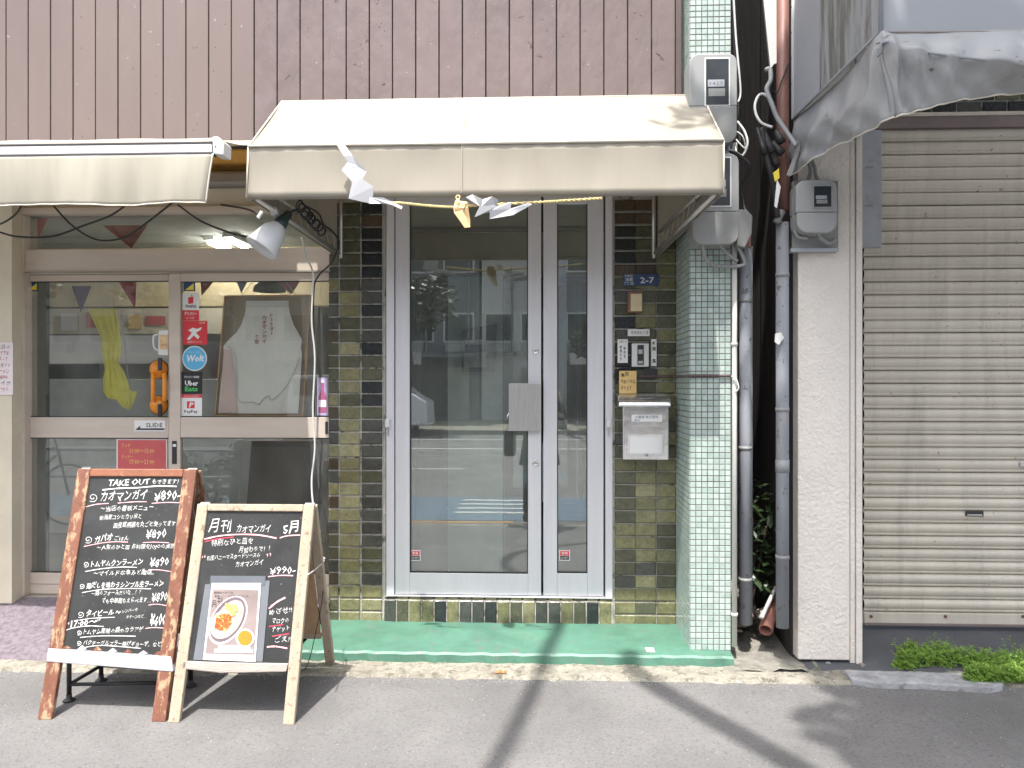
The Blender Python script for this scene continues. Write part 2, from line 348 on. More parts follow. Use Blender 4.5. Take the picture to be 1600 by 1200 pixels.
m_blk = M('sticker_black', (0.02, 0.02, 0.02), 0.35)
m_grn = M('print_green', (0.06, 0.50, 0.12), 0.5)
m_stkw = M('sticker_white', (0.74, 0.74, 0.73), 0.45, 0.03)
m_navy = M('navy_enamel', (0.03, 0.065, 0.15), 0.35, 0.1)
m_yel = M('yellow_print_solid', (0.75, 0.60, 0.06), 0.5)
m_note = M('yellow_note', (0.72, 0.50, 0.20), 0.8, 0.08, 10)
m_ink = M('dark_ink', (0.05, 0.045, 0.05), 0.7)
m_crimson = M('crimson_print', (0.42, 0.05, 0.06), 0.7)
m_cloth = M('cotton_cloth', (0.93, 0.90, 0.84), 0.9, 0.03, 8, 0.5, 12, bdist=0.01)
m_pinkcloth = M('pink_cloth', (0.82, 0.60, 0.56), 0.9, 0.08, 8)
m_oframe = M('orange_frame', (0.62, 0.30, 0.07), 0.5)
m_osuction = M('orange_plastic', (0.72, 0.25, 0.02), 0.35)
m_yelcloth = M('yellow_bunting', (0.88, 0.80, 0.08), 0.6, 0.12, 14, transl=0.25, second=(0.16, 0.15, 0.03), samt=0.10, sscale=16, swidth=0.05)
m_lampshade = M('frosted_shade', (0.72, 0.74, 0.76), 0.3, 0.04, transl=0.25)
m_lampdark = M('dark_green_socket', (0.02, 0.045, 0.04), 0.4)
m_roomwall = M('room_wall', (0.62, 0.56, 0.44), 0.8, 0.08)
m_roomdark = M('room_dark', (0.07, 0.075, 0.07), 0.8)
m_roomgray = M('room_gray', (0.40, 0.42, 0.40), 0.8)
m_floor = M('room_floor', (0.16, 0.16, 0.15), 0.5)
m_tan = M('tan_wall', (0.66, 0.55, 0.34), 0.8)
m_palegreen = M('pale_green_panel', (0.62, 0.72, 0.66), 0.5)
m_leaf = M('leaf', (0.065, 0.12, 0.03), 0.5, 0.35, 3, transl=0.3)
m_leafd = M('dark_leaf', (0.022, 0.042, 0.014), 0.4, 0.35, 9, transl=0.15)
m_weed = M('weed_leaf', (0.20, 0.34, 0.055), 0.5, 0.35, 22, transl=0.35, second=(0.26, 0.35, 0.06), samt=0.4, sscale=40, swidth=0.1)
m_bark = M('bark', (0.10, 0.075, 0.055), 0.9, 0.3, 10, 0.8, 30)
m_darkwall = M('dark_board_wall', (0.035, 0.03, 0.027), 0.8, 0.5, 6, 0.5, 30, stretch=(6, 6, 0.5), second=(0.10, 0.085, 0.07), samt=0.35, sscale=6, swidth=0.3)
m_clay = M('clay_pipe', (0.20, 0.085, 0.065), 0.8, 0.3, 12)
m_rubble = M('rubble', (0.24, 0.21, 0.18), 0.9, 0.35, 12, 0.5, 60)
g_door = glassmat('door_glass', 0.15, (0.92, 0.95, 0.93), bump=0.04, dust_haze=0.06)
g_inner = glassmat('inner_glass', 0.10, (0.82, 0.90, 0.88))
g_shop = glassmat('shop_glass', 0.02, (0.96, 0.965, 0.95), bump=0.05, dust_haze=0.05)
g_film = glassmat('clear_film', 0.10, (0.9, 0.92, 0.95), 0.15)

# ================================================================= THE SETTING
def struct(mb, name, mat, **k):
    o = mb.build(name, mat, **k); o['kind'] = 'structure'; return o
YW = 4.13                                            # tiled wall face
struct(MB().add([(-250, -250, -0.4), (250, -250, -0.4), (250, 250, -0.4), (-250, 250, -0.4)], [(0, 1, 2, 3)]), 'ground', m_dark_asphalt)
rows = [[Vector((x, y, z)) for x in [-60 + i * 2.4 for i in range(51)]] for y, z in ((0.0, -0.19), (1.2, -0.126), (2.4, -0.062), (3.49, -0.004))]
struct(MB().grid(rows), 'sidewalk', m_asphalt)
struct(MB().box(-60, 60, -0.14, -0.001, -0.35, -0.2), 'sidewalk_kerb', m_concrete)
struct(MB().add([(-80, -15.8, -0.25), (80, -15.8, -0.25), (80, -0.14, -0.25), (-80, -0.14, -0.25)], [(0, 1, 2, 3)]), 'road', m_asphalt)
m_lane = M('blue_lane_paint', (0.085, 0.13, 0.18), 0.8, 0.15, 6)
m_roadw = M('white_road_paint', (0.42, 0.42, 0.41), 0.8, 0.12, 12)
m_roado = M('orange_road_paint', (0.42, 0.22, 0.07), 0.8)
def sheet(name, x0, x1, y0, y1, z, mat): return struct(MB().add([(x0, y0, z), (x1, y0, z), (x1, y1, z), (x0, y1, z)], [(0, 1, 2, 3)]), name, mat)
sheet('blue_lane', -60, 60, -2.4, -0.62, -0.246, m_lane)
sheet('orange_lane_line', -60, -0.35, -0.56, -0.47, -0.246, m_roado)
for k in range(4): sheet('lane_marking', -1.1, -0.15, -2.2 + k * 0.33, -2.08 + k * 0.33, -0.242, m_roadw)
sheet('road_line', -60, 60, -10.6, -10.4, -0.246, m_roadw)
sheet('road_line', -60, 60, -13.8, -13.5, -0.246, m_roadw)
for k in range(8): sheet('road_dash', -22 + k * 6, -19.5 + k * 6, -6.1, -5.98, -0.246, m_roadw)
struct(MB().box(-80, 80, -24.6, -15.8, -0.35, -0.12), 'far_sidewalk', m_concrete)

# concrete gutter strip with an uneven outer edge
top = []; bot = []; inn = []
for i in range(161):
    x = -4.2 + i * 0.04; j = 0.012 * sin(i * 1.7) + 0.01 * sin(i * 0.63 + 1) + 0.008 * U(-1, 1)
    yb = 3.475 + j
    if x > 1.15: yb += (x - 1.15) * 0.02
    inn.append(Vector((x, 3.80, 0.006 + 0.003 * sin(i)))); top.append(Vector((x, yb + 0.03, 0.006 + 0.004 * U(-1, 1)))); bot.append(Vector((x, yb, -0.03)))
struct(MB().grid([inn, top, bot]), 'gutter', m_concrete)
# alley and garage aprons
xr = 1.205
gr = []
for j in range(9):
    y = 3.60 + j * 0.24
    gr.append([Vector((0.84 + i * 0.05, y, 0.012 + 0.035 * j / 3 * (1 if j < 5 else 0.9) + 0.012 * U(-1, 1))) for i in range(10)])
struct(MB().grid(gr), 'alley_floor', m_alley, smooth=True)
struct(MB().grid([[Vector((x, y, z)) for x in (1.23, 4.6)] for y, z in ((3.60, -0.002), (3.66, 0.012), (4.14, 0.066))]), 'garage_apron', m_dark_asphalt)
# green painted entrance step
stepx0, stepx1 = -1.19, XX(1146, 3.67)
st = [[], [], [], [], []]
for i in range(45):
    x = stepx0 + (stepx1 - stepx0) * i / 44; j = 0.003 * sin(i * 2.1) + 0.002 * U(-1, 1)
    for r_, (y, z) in zip(st, ((4.2, 0.062), (3.72, 0.056), (3.675 + j, 0.052), (3.665 + j, 0.042), (3.66 + 2 * j, -0.02))): r_.append(Vector((x, y, z + j * 0.4)))
struct(MB().grid(st).add([(stepx1, 4.2, -0.02), (stepx1, 4.2, 0.062), (stepx1, 3.675, 0.052), (stepx1, 3.66, -0.02)], [(0, 1, 2, 3)]), 'entrance_step', m_green)
# carpeted ramp
rows = []
for y, z in ((4.22, 0.165), (4.1, 0.163), (3.95, 0.130), (3.62, 0.022), (3.60, -0.01)):
    rows.append([Vector((-4.2 + (stepx0 - 0.01 + 4.2) * i / 30, y + 0.004 * sin(i * 1.3), z + 0.003 * sin(i * 0.9))) for i in range(31)])
o = MB().grid(rows).build('entrance_carpet', m_carpet, smooth=True); tag(o, 'speckled purple carpet on the ramp before the sliding doors', 'carpet')

# ================================================================= BROWN BOARDED BUILDING
YS = 3.88
zs = 2.565
bld = thing('boarded_building', 'building with mauve brown boarded upper wall above the cream canopies', 'building', (-1.2, 4.6, 0.0))
B('wall', m_gap, bld, -4.6, XX(1057, YS), YS + 0.022, 8.2, zs + 0.004, 6.2)
xs0 = XX(1055, YS); pitch = 37.4 / 1200 * YS * 0.985
meA = meB = None
nP = 33
for i in range(nP):
    x1 = xs0 - i * pitch; x0 = x1 - pitch + 0.0032
    c = Vector(((x0 + x1) / 2, YS + 0.01, (zs + 4.6) / 2))
    old = i < 18
    src = meA if old else meB
    if src is None:
        hw = (x1 - x0) / 2; hh = (4.6 - zs) / 2
        q = MB(); ys = -0.0095
        q.add([(-hw, 0.012, -hh), (-hw + 0.0012, ys + 0.002, -hh), (-hw + 0.003, ys, -hh), (hw - 0.003, ys, -hh), (hw - 0.0012, ys + 0.002, -hh), (hw, 0.012, -hh),
               (-hw, 0.012, hh), (-hw + 0.0012, ys + 0.002, hh), (-hw + 0.003, ys, hh), (hw - 0.003, ys, hh), (hw - 0.0012, ys + 0.002, hh), (hw, 0.012, hh)],
              [(k, k + 1, k + 7, k + 6) for k in range(5)] + [(0, 5, 4, 3, 2, 1), (6, 7, 8, 9, 10, 11)])
        ob = q.build('board', m_siding_old if old else m_siding, bld); src = ob.data
        src.transform(Matrix.Translation(org(bld)))
        if old: meA = src
        else: meB = src
    else:
        ob = bpy.data.objects.new('board', src); COL.objects.link(ob); ob.parent = bld
    ob.location = c - org(bld) + Vector((0, U(-0.0015, 0.0015), 0))
for i in range(34):                                        # curled paint edges and nail heads
    x = U(XX(430, YS), XX(1045, YS)); z = U(2.85, 3.35); P = [Vector((x, YS + 0.0002, z))]
    for k in range(int(U(4, 12))):
        P.append(P[-1] + Vector((U(-0.012, 0.014), 0, U(-0.008, 0.006)) if i % 2 else (U(-0.004, 0.004), 0, -U(0.006, 0.016))))
    MB().tube(P, U(0.0004, 0.0009), 4).build('peeled_paint', m_siding, bld)
for i in range(70):
    x = xs0 - pitch * (int(U(0, 30)) + U(0.2, 0.8)); z = U(2.6, 3.35)
    MB().lathe((x, YS + 0.0008, z), (0, -1, 0), [(0, 0.0032), (0.0015, 0.0025), (0.002, 0)], 8).build('nail_head', m_siding, bld)
B('corner_trim', m_browntrim, bld, xs0 + 0.002, xs0 + 0.03, YS - 0.012, YS + 0.02, zs, 4.6, 0.002)
B('soffit', m_orange, bld, -4.6, XX(1052, YS), YS + 0.03, 4.3, zs - 0.02, zs + 0.002)
B('fascia', m_browntrim, bld, -4.6, XX(1052, YS), YS, YS + 0.028, zs - 0.012, zs - 0.001)
# side wall of this building beyond the pillar, and the back
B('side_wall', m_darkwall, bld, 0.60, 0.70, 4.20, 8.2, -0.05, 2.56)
B('back_wall', m_roomdark, bld, -4.6, 0.60, 8.0, 8.2, 0, 2.56)
B('left_side_wall', m_roomdark, bld, -4.6, -4.5, 4.2, 8.0, 0, 2.56)

# ================================================================= TILED WALL ROUND THE ENTRANCE
tw = thing('tiled_wall', 'wall of olive and charcoal glazed tiles framing the aluminium entrance doors', 'wall', (-0.3, 4.2, 0.03))
zb = ZZ(700, 975, YW) - 0.002
xL0 = XX(514, YW); xL1 = XX(600, YW); xR0 = XX(958, YW); xR1 = XX(1056, YW)
B('backing', m_grout, tw, xL0, xL1, YW, YW + 0.12, 0.0, zs - 0.022)
B('backing', m_grout, tw, xR0, xR1, YW, YW + 0.12, 0.0, zs - 0.022)
zsill = ZZ(780, 936, YW)
B('backing', m_grout, tw, xL1 + 0.0005, xR0 - 0.0005, YW - 0.012, YW + 0.12, 0.0, zsill - 0.004)
tilemesh = {}
def tile(x0, x1, z0, z1, kind, parent, yf=YW - 0.010, th=0.012):
    key = (round(x1 - x0, 3), round(z1 - z0, 3), kind)
    c = Vector(((x0 + x1) / 2, yf, (z0 + z1) / 2))
    if key not in tilemesh:
        hx, hz = (x1 - x0) / 2, (z1 - z0) / 2; b = 0.0035
        q = MB().add([(-hx, th, -hz), (hx, th, -hz), (hx, th, hz), (-hx, th, hz), (-hx, b, -hz), (hx, b, -hz), (hx, b, hz), (-hx, b, hz),
                      (-hx + b, 0, -hz + b), (hx - b, 0, -hz + b), (hx - b, 0, hz - b), (-hx + b, 0, hz - b)],
                     [(0, 1, 5, 4), (1, 2, 6, 5), (2, 3, 7, 6), (3, 0, 4, 7), (4, 5, 9, 8), (5, 6, 10, 9), (6, 7, 11, 10), (7, 4, 8, 11), (8, 9, 10, 11)])
        ob = q.build('tile', m_tiles[kind], parent); ob.data.transform(Matrix.Translation(org(parent))); tilemesh[key] = ob.data
    else:
        ob = bpy.data.objects.new('tile', tilemesh[key]); COL.objects.link(ob); ob.parent = parent
    ob.location = c - org(parent)
    ob.rotation_euler = (U(-0.012, 0.012), U(-0.006, 0.006), U(-0.012, 0.012))
pz = 20.12 / 1200 * YW; hz = 0.0605
def pick(ws):
    t = R() * sum(w for _, w in ws)
    for k, w_ in ws:
        t -= w_
        if t <= 0: return k
    return ws[0][0]
RW = 33
bk = ['olive', 'olive', 'olive']
for r in range(RW):
    z0 = zb + r * pz + 0.004
    if z0 + hz > zs - 0.02: break
    py = 975 - r * 20.12; high = py < 440; mid = py < 560  # top rows: brown glaze and canopy shade both go into the tile choice
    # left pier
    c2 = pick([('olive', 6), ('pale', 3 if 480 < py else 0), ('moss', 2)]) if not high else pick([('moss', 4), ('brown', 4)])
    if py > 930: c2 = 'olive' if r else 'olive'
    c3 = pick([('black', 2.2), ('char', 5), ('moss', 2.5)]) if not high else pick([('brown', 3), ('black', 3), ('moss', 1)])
    if r < 2: c3 = 'pale'
    elif r == 2: c3 = 'olive'
    c1 = pick([('moss', 5), ('char', 3), ('olive', 2), ('brown', 1.5)])
    xa = [XX(p, YW) for p in (514.5, 529, 531.5, 563.2, 565.8, 597.5)]
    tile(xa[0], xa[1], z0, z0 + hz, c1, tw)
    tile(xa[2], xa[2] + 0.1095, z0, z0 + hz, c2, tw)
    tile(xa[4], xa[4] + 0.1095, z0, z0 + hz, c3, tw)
    # right pier
    xb = [XX(p, YW) for p in (960.5, 992.5, 1026)]
    low = py > 730
    d1 = pick([('char', 3), ('moss', 3), ('olive', 1.5)]) if low else pick([('black', 1.8), ('char', 3), ('moss', 4)])
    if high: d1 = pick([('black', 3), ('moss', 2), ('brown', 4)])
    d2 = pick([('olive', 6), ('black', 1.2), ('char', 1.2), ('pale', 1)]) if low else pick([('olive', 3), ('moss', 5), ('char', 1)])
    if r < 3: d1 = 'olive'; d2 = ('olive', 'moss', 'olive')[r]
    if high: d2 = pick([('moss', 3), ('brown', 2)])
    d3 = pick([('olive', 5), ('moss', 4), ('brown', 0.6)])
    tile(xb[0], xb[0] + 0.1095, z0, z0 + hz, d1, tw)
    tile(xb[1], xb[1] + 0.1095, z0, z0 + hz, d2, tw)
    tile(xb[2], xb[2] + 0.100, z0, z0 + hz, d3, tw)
# sill course: tiles on end, each with its own top
ns = 18; sx0 = xL1 + 0.006; sw = (xR0 - 0.004 - sx0) / ns
sk = ['char', 'moss', 'olive', 'olive', 'black', 'olive', 'char', 'char', 'black', 'olive', 'moss', 'pale', 'char', 'char', 'olive', 'moss', 'black', 'olive']
for i in range(ns):
    tile(sx0 + i * sw, sx0 + i * sw + 0.0605, zb + 0.004, zsill - 0.006, sk[i], tw, YW - 0.022)
    tile(sx0 + i * sw, sx0 + i * sw + 0.0605, zsill - 0.002, zsill + 0.012, 'olive' if i % 3 else 'moss', tw, YW - 0.012, 0.03)
B('reveal', m_grout, tw, xL1 - 0.002, xL1 + 0.010, YW - 0.004, YW + 0.1, zsill, zs - 0.03)
B('reveal', m_grout, tw, xR0 - 0.008, xR0 + 0.002, YW - 0.004, YW + 0.1, zsill, zs - 0.03)

# ================================================================= MOSAIC PILLAR
YP = 3.745
pl = thing('mosaic_pillar', 'square pillar covered in small pale green mosaic tiles', 'pillar', (0.78, 3.9, 0.03))
px0 = XX(1078, YP); px1 = XX(1142, YP)
B('core', m_mosgrout, pl, px0, px1, YP, 4.35, 0.02, 4.3)
q = MB(); pt = 0.02805; rr = int((4.2 - 0.05) / pt)
def mtile(q, o, ux, uz, n, kind):
    q.cur = kind; t = 0.0245; g = (pt - t) / 2; h = 0.0022; b = 0.0016
    a = o + ux * g + uz * g
    c = [a, a + ux * t, a + ux * t + uz * t, a + uz * t]
    ctr = (c[0] + c[2]) / 2
    top_ = [p + n * h + (ctr - p).normalized() * b for p in c]
    q.add(c + top_, [(4, 5, 6, 7), (0, 1, 5, 4), (1, 2, 6, 5), (2, 3, 7, 6), (3, 0, 4, 7)])
nc = int((px1 - px0) / pt + 0.5)
for r in range(rr):
    for c in range(nc): mtile(q, Vector((px0 + c * (px1 - px0) / nc, YP, 0.055 + r * pt)), Vector((1, 0, 0)), Vector((0, 0, 1)), Vector((0, -1, 0)), pick([(0, 5), (1, 2), (2, 3)]))
    for c in range(14): mtile(q, Vector((px0, YP + c * pt, 0.055 + r * pt)), Vector((0, 1, 0)), Vector((0, 0, 1)), Vector((-1, 0, 0)), pick([(0, 5), (1, 3), (2, 2)]))
q.build('mosaic_tiles', [m_mosA, m_mosB, m_mosC], pl, kind='stuff')
cable('strap', m_browntrim, [(1000, 588, 4.10), (1048, 588, 4.10), (1060, 588, 3.9), (1077, 588, YP - 0.008), (1082, 587, YP - 0.012), (1143, 587, YP - 0.012)], 0.007, 'brown cable strapped across the mosaic pillar', 'cable')

# ================================================================= ENTRANCE DOORS
ztop = 2.42; zdb = ZZ(780, 929, 4.15)
fr = thing('door_frame', 'silver aluminium frame round the two entrance doors', 'door frame', (-0.25, 4.16, zdb))
for nm, a, b in (('jamb', 603.5, 615.5), ('jamb', 946, 957)):
    B(nm, m_alu, fr, XX(a, 4.11), XX(b, 4.11), 4.11, 4.20, zsill + 0.012, ztop, 0.002)
B('head', m_alu, fr, XX(615.5, 4.11) + 0.001, XX(946, 4.11) - 0.001, 4.112, 4.20, ztop - 0.05, ztop, 0.002)
B('threshold', m_alu, fr, XX(615.5, 4.11) + 0.001, XX(946, 4.11) - 0.001, 4.114, 4.20, zsill + 0.012, zdb, 0.001)
B('transom_panel', m_champd, fr, xL1 + 0.012, xR0 - 0.01, 4.14, 4.2, ztop + 0.001, zs - 0.022)
for a in (606, 951):
    q = MB(); p = W(a, 662, 4.10); q.box(p.x - 0.012, p.x + 0.012, 4.085, 4.109, p.z - 0.02, p.z + 0.025); q.build('latch', m_white, fr, bevel=0.004)
    q = MB().box(p.x - 0.003, p.x + 0.003, 4.09, 4.109, p.z - 0.065, p.z - 0.021).build('latch_pin', m_steel, fr)
def doorleaf(nm, label, xa, xb, ga, gb, grp=None):
    y0 = 4.125
    d = thing(nm, label, 'door', (XX((xa + xb) / 2, y0), y0 + 0.02, zdb))
    zt = ztop - 0.053; zr = ZZ((xa + xb) / 2, 896, y0)
    B('stile', m_alu, d, XX(xa, y0), XX(ga, y0), y0, y0 + 0.04, zdb + 0.004, zt, 0.0025)
    B('stile', m_alu, d, XX(gb, y0), XX(xb, y0), y0, y0 + 0.04, zdb + 0.004, zt, 0.0025)
    B('bottom_rail', m_alu, d, XX(ga, y0) + 0.0005, XX(gb, y0) - 0.0005, y0 + 0.002, y0 + 0.038, zdb + 0.004, zr, 0.002)
    B('top_rail', m_alu, d, XX(ga, y0) + 0.0005, XX(gb, y0) - 0.0005, y0 + 0.002, y0 + 0.038, zt - 0.06, zt, 0.002)
    g = B('glass_pane', g_door, d, XX(ga, y0) - 0.003, XX(gb, y0) + 0.003, y0 + 0.018, y0 + 0.0185, zr - 0.004, zt - 0.055)
    q = MB(); xa_, xb_ = XX(ga, y0), XX(gb, y0); zt_ = zt - 0.06; t = 0.005
    q.box(xa_ , xa_ + t, y0 + 0.006, y0 + 0.017, zr, zt_).box(xb_ - t, xb_, y0 + 0.006, y0 + 0.017, zr, zt_).box(xa_ + t, xb_ - t, y0 + 0.006, y0 + 0.017, zr, zr + t)
    q.build('gasket', m_rubber, d)
    return d
d1 = doorleaf('entrance_door', 'wide aluminium glass entrance door with square steel push plate', 617.5, 845.5, 640, 825)
d2 = doorleaf('entrance_door', 'narrow aluminium glass door leaf beside the mailbox tiles', 849, 943, 870.5, 918)
hp = pxbox('handle_plate', m_steel, d1, (795, 599), (845, 673.5), 4.085, 4.095, 0.002)
pxbox('handle_mount', m_steel, d1, (828, 610), (842, 662), 4.0955, 4.124)
q = MB().tube([W(799, 640, 4.094), W(793, 650, 4.10), W(792, 655, 4.12)], 0.004).build('pull_hook', m_chrome, d1)
for y in (548, 723):
    q = MB().lathe(W(837, y, 4.1245), (0, -1, 0), [(0, 0.0185), (0.006, 0.0185), (0.008, 0.016), (0.006, 0.012), (0.006, 0.0), ], 20).build('lock', m_chrome, d1, smooth=True)
    MB().lathe(W(837, y, 4.1185), (0, -1, 0), [(0, 0.009), (0.003, 0.009), (0.003, 0.0)], 16).build('keyhole', m_steel, q)
for d, x in ((d1, 640.5), (d2, 874)):
    s = pxbox('security_sticker', m_stkw, d, (x, 859.5), (x + 16.5, 876), 4.1405, 4.1415)
    pxbox('sticker_panel', m_red, s, (x + 1.2, 860.7), (x + 15.3, 868), 4.1395, 4.1404)
    pxbox('sticker_panel', m_blk, s, (x + 1.2, 868.5), (x + 15.3, 874.8), 4.1395, 4.1404)
    text('警備', (x + 3.5, 866.8), (x + 13, 866.8), 5, m_stkw, s, Y=4.139)
    text('SECURITY', (x + 2.5, 873.5), (x + 14, 873.5), 3.6, m_stkw, s, Y=4.139)
# vestibule behind the doors
struct(MB().box(-0.98, 0.50, 4.22, 8.0, -0.02, 0.10), 'vestibule_floor', m_floor)
struct(MB().box(-1.00, 0.58, 4.22, 5.82, 2.50, 2.544), 'vestibule_ceiling', m_roomgray)
struct(MB().box(-1.03, -0.98, 4.26, 7.99, 0.0, 2.49), 'vestibule_wall', m_roomgray)
struct(MB().box(0.50, 0.58, 4.26, 7.99, 0.0, 2.49), 'vestibule_wall', m_roomgray)
yi = 5.8
struct(MB().box(-0.979, 0.499, yi, yi + 0.1, ZZ(780, 432, yi), 2.49), 'vestibule_header', m_tan)
ip = thing('inner_partition', 'glazed inner partition behind the entrance doors', 'partition', (-0.25, yi, 0.1))
B('rail', m_champd, ip, -0.975, 0.495, yi + 0.005, yi + 0.06, ZZ(780, 440, yi), ZZ(780, 433, yi))
for a, b in ((-0.975, -0.94), (0.46, 0.495), (XX(782, yi), XX(788, yi))): B('mullion', m_champd, ip, a, b, yi + 0.01, yi + 0.055, 0.101, ZZ(780, 440, yi) - 0.001)
B('glass_pane', g_inner, ip, -0.938, XX(782, yi) - 0.001, yi + 0.03, yi + 0.031, 0.11, ZZ(780, 440, yi) - 0.001)
B('glass_pane', g_inner, ip, XX(788, yi) + 0.001, 0.458, yi + 0.03, yi + 0.031, 0.11, ZZ(780, 440, yi) - 0.001)
o = B('hall_screen', m_palegreen, None, XX(700, 4.95), XX(785, 4.95), 4.95, 4.98, 0.11, ZZ(740, 432, 4.95)); tag(o, 'pale green panel standing in the hall behind the door glass', 'screen')
ms = thing('hall_mailbox', 'dark mailbox with two paper labels seen through the entrance glass', 'mailbox', W(750, 582, 4.93))
pxpoly('body', m_black, ms, [(722, 516), (775, 506), (773, 581), (721, 581)], 4.86, 0.08)
pxbox('name_label', m_paperflat, ms, (727, 531), (756, 538), 4.853, 4.859)
pxbox('panel', m_roomgray, ms, (725, 551), (760, 574), 4.853, 4.859)
# ================================================================= LEFT SHOP FRONT
YF = 4.12
sf = thing('storefront', 'champagne aluminium frame holding the transom window and the sliding doors', 'shop front', (-2.0, 4.2, 0.16))
xl = XX(29, YF); xrr = XX(516, YF)
ztr = ZZ(280, 333, YF); ztb = ZZ(280, 388, YF); zhb = ZZ(280, 426, YF); zfl = ZZ(60, 932, YF)
B('jamb', m_champ, sf, xl, XX(38, YF), YF, YF + 0.11, zfl, ztr, 0.003)
B('lock_slot', m_ink, sf, XX(24.5, YF), XX(27.5, YF), YF - 0.004, YF + 0.01, ZZ(26, 722, YF), ZZ(26, 687, YF))
B('jamb_edge', m_champd, sf, XX(21, YF), xl - 0.001, YF + 0.002, YF + 0.11, zfl, ztr)
B('header_rail', m_champ, sf, XX(38, YF) + 0.001, xrr, YF + 0.002, YF + 0.11, zhb, ztb, 0.003)
B('header_lip', m_champd, sf, XX(38, YF) + 0.001, xrr, YF - 0.008, YF + 0.0015, zhb, zhb + 0.008)
B('head', m_champ, sf, xl, xrr, YF - 0.01, YF + 0.11, ztr + 0.001, ztr + 0.035, 0.002)
B('fascia_board', m_roomwall, sf, -3.4, xrr, YF + 0.03, YF + 0.06, ztr + 0.036, ZZ(350, 292, YF))
B('shutter_roll', m_champd, sf, -3.4, xrr, YF - 0.02, YF + 0.08, ZZ(350, 291, YF), ZZ(350, 268, YF), 0.02)
g = B('transom_glass', g_shop, sf, XX(38, YF), xrr, YF + 0.05, YF + 0.0505, ztb, ztr)
B('sill_rail', m_champd, sf, xl, xrr, YF + 0.0, YF + 0.13, zfl - 0.02, zfl - 0.001, 0.002)
def slider(xa, xb, sl, srr, y0, label):
    d = thing('sliding_door', label, 'door', (XX((xa + xb) / 2, y0), y0 + 0.02, zfl))
    zt = zhb - 0.002; q = 2e-3
    for a, b in (sl, srr):
        if b > a: B('stile', m_champ, d, XX(a, y0), XX(b, y0), y0, y0 + 0.035, zfl + 0.002, zt, 0.0025)
    g0 = XX(sl[1], y0) + 0.0005; g1 = XX(srr[0], y0) - 0.0005
    zz = lambda py: ZZ((xa + xb) / 2, py, y0)
    B('top_rail', m_champ, d, g0, g1, y0 + 0.002, y0 + 0.034, zz(439), zt, 0.002)
    B('middle_rail', m_champ, d, g0, g1, y0 + 0.002, y0 + 0.034, zz(684), zz(652), 0.002)
    B('bottom_rail', m_champ, d, g0, g1, y0 + 0.002, y0 + 0.034, zfl + 0.002, zz(896), 0.002)
    B('rail_line', m_champd, d, g0, g1, y0 + 0.0005, y0 + 0.0019, zz(914), zz(913))
    for a, b in ((652, 439), (896, 684)):
        B('glass_pane', g_shop, d, g0 - 0.002, g1 + 0.002, y0 + 0.017, y0 + 0.0174, zz(a) - 0.002, zz(b) + 0.002)
        B('gasket', m_rubber, d, g0, g1, y0 + 0.006, y0 + 0.016, zz(a), zz(a) + 0.005)
        B('gasket', m_rubber, d, g0, g1, y0 + 0.006, y0 + 0.016, zz(b) - 0.005, zz(b))
    return d
YA = 4.165; YB = 4.128
sa = slider(38, 268, (36, 41), (263, 268), YA, 'left sliding glass door with the yellow bunting behind it')
sb = slider(265, 516, (265, 281.5), (516, 516), YB, 'right sliding glass door carrying the column of delivery stickers')
pxbox('pull', m_black, sb, (268.5, 689), (276, 725), YB - 0.003, YB - 0.0005, 0.001)
pxbox('pull_label', m_stkw, sb, (270, 694), (275, 698), YB - 0.0045, YB - 0.0031)
pxbox('pull', m_black, sa, (37, 656), (40, 668), YA - 0.003, YA - 0.0005)
pxbox('rail_stop', m_black, sb, (508, 659), (512, 678), YB - 0.003, YB - 0.0005)
# far-left wall panel with menu paper
lw = tag(pxbox('wall_panel', m_roomwall, None, (-60, 300), (18.5, 943), 4.04, 4.2), 'beige wall panel at the left edge beside the sliding doors', 'wall')
pp = tag(pxbox('menu_paper', m_pinkpaper, None, (-12, 535), (20, 617), 4.033, 4.037), 'handwritten white menu sheet taped to the beige wall panel', 'notice')
for i, s in enumerate(['本日の', 'おすすめ', '鶏スープ', 'カオソイ', 'ラーメン', '¥890', 'テイク', 'アウト']):
    text(s, (-6 + (i % 2) * 2, 546 + i * 9.4), (16 - (i % 3) * 2, 545 + i * 9.4), 6.5, m_crimson if i % 3 else m_ink, pp, Y=4.032, jit=0.05)

# stickers on the right sliding door glass
YS1 = YB + 0.0155
def sticker(name, mat, a, b, label, cat='sticker', y=YS1, th=0.0008): return tag(pxbox(name, mat, None, a, b, y, y + th), label, cat)
ty = YS1 - 0.0006
s = sticker('sticker', m_stkw, (285, 458), (311, 484), 'white square delivery sticker with red block mark, topmost of the column')
pxpoly('mark', m_red, s, [(294, 465), (302, 463), (302, 474), (294, 475)], ty - 0.0002, 0.0003)
pxpoly('mark', m_grn, s, [(297, 463), (300, 460), (301, 462)], ty - 0.0002, 0.0003)
text('menu', (290, 481), (306, 481), 5, m_ink, s, Y=ty, off=0.02)
s = sticker('sticker', m_red, (285, 485), (311, 501), 'small red sticker with white katakana above the larger red one')
text('デリバリー', (288, 493), (308, 493), 6, m_stkw, s, Y=ty, off=0.02); text('やってます', (291, 499), (304, 499), 4, m_stkw, s, Y=ty)
s = sticker('sticker', m_red, (285.5, 501.5), (324, 538.5), 'large square red delivery sticker with white swoosh mark')
pxpoly('mark', m_stkw, s, [(292, 530), (300, 520), (294, 516), (301, 512), (308, 514), (315, 511), (314, 515), (306, 520), (312, 526), (309, 530), (303, 524), (296, 531)], ty - 0.0002, 0.0003)
text('出前がとどく', (293, 536), (315, 536), 3.6, m_stkw, s, Y=ty); text('DELIVERY', (311, 503.5 + 2), (321, 503.5 + 2), 2.5, m_stkw, s, Y=ty)
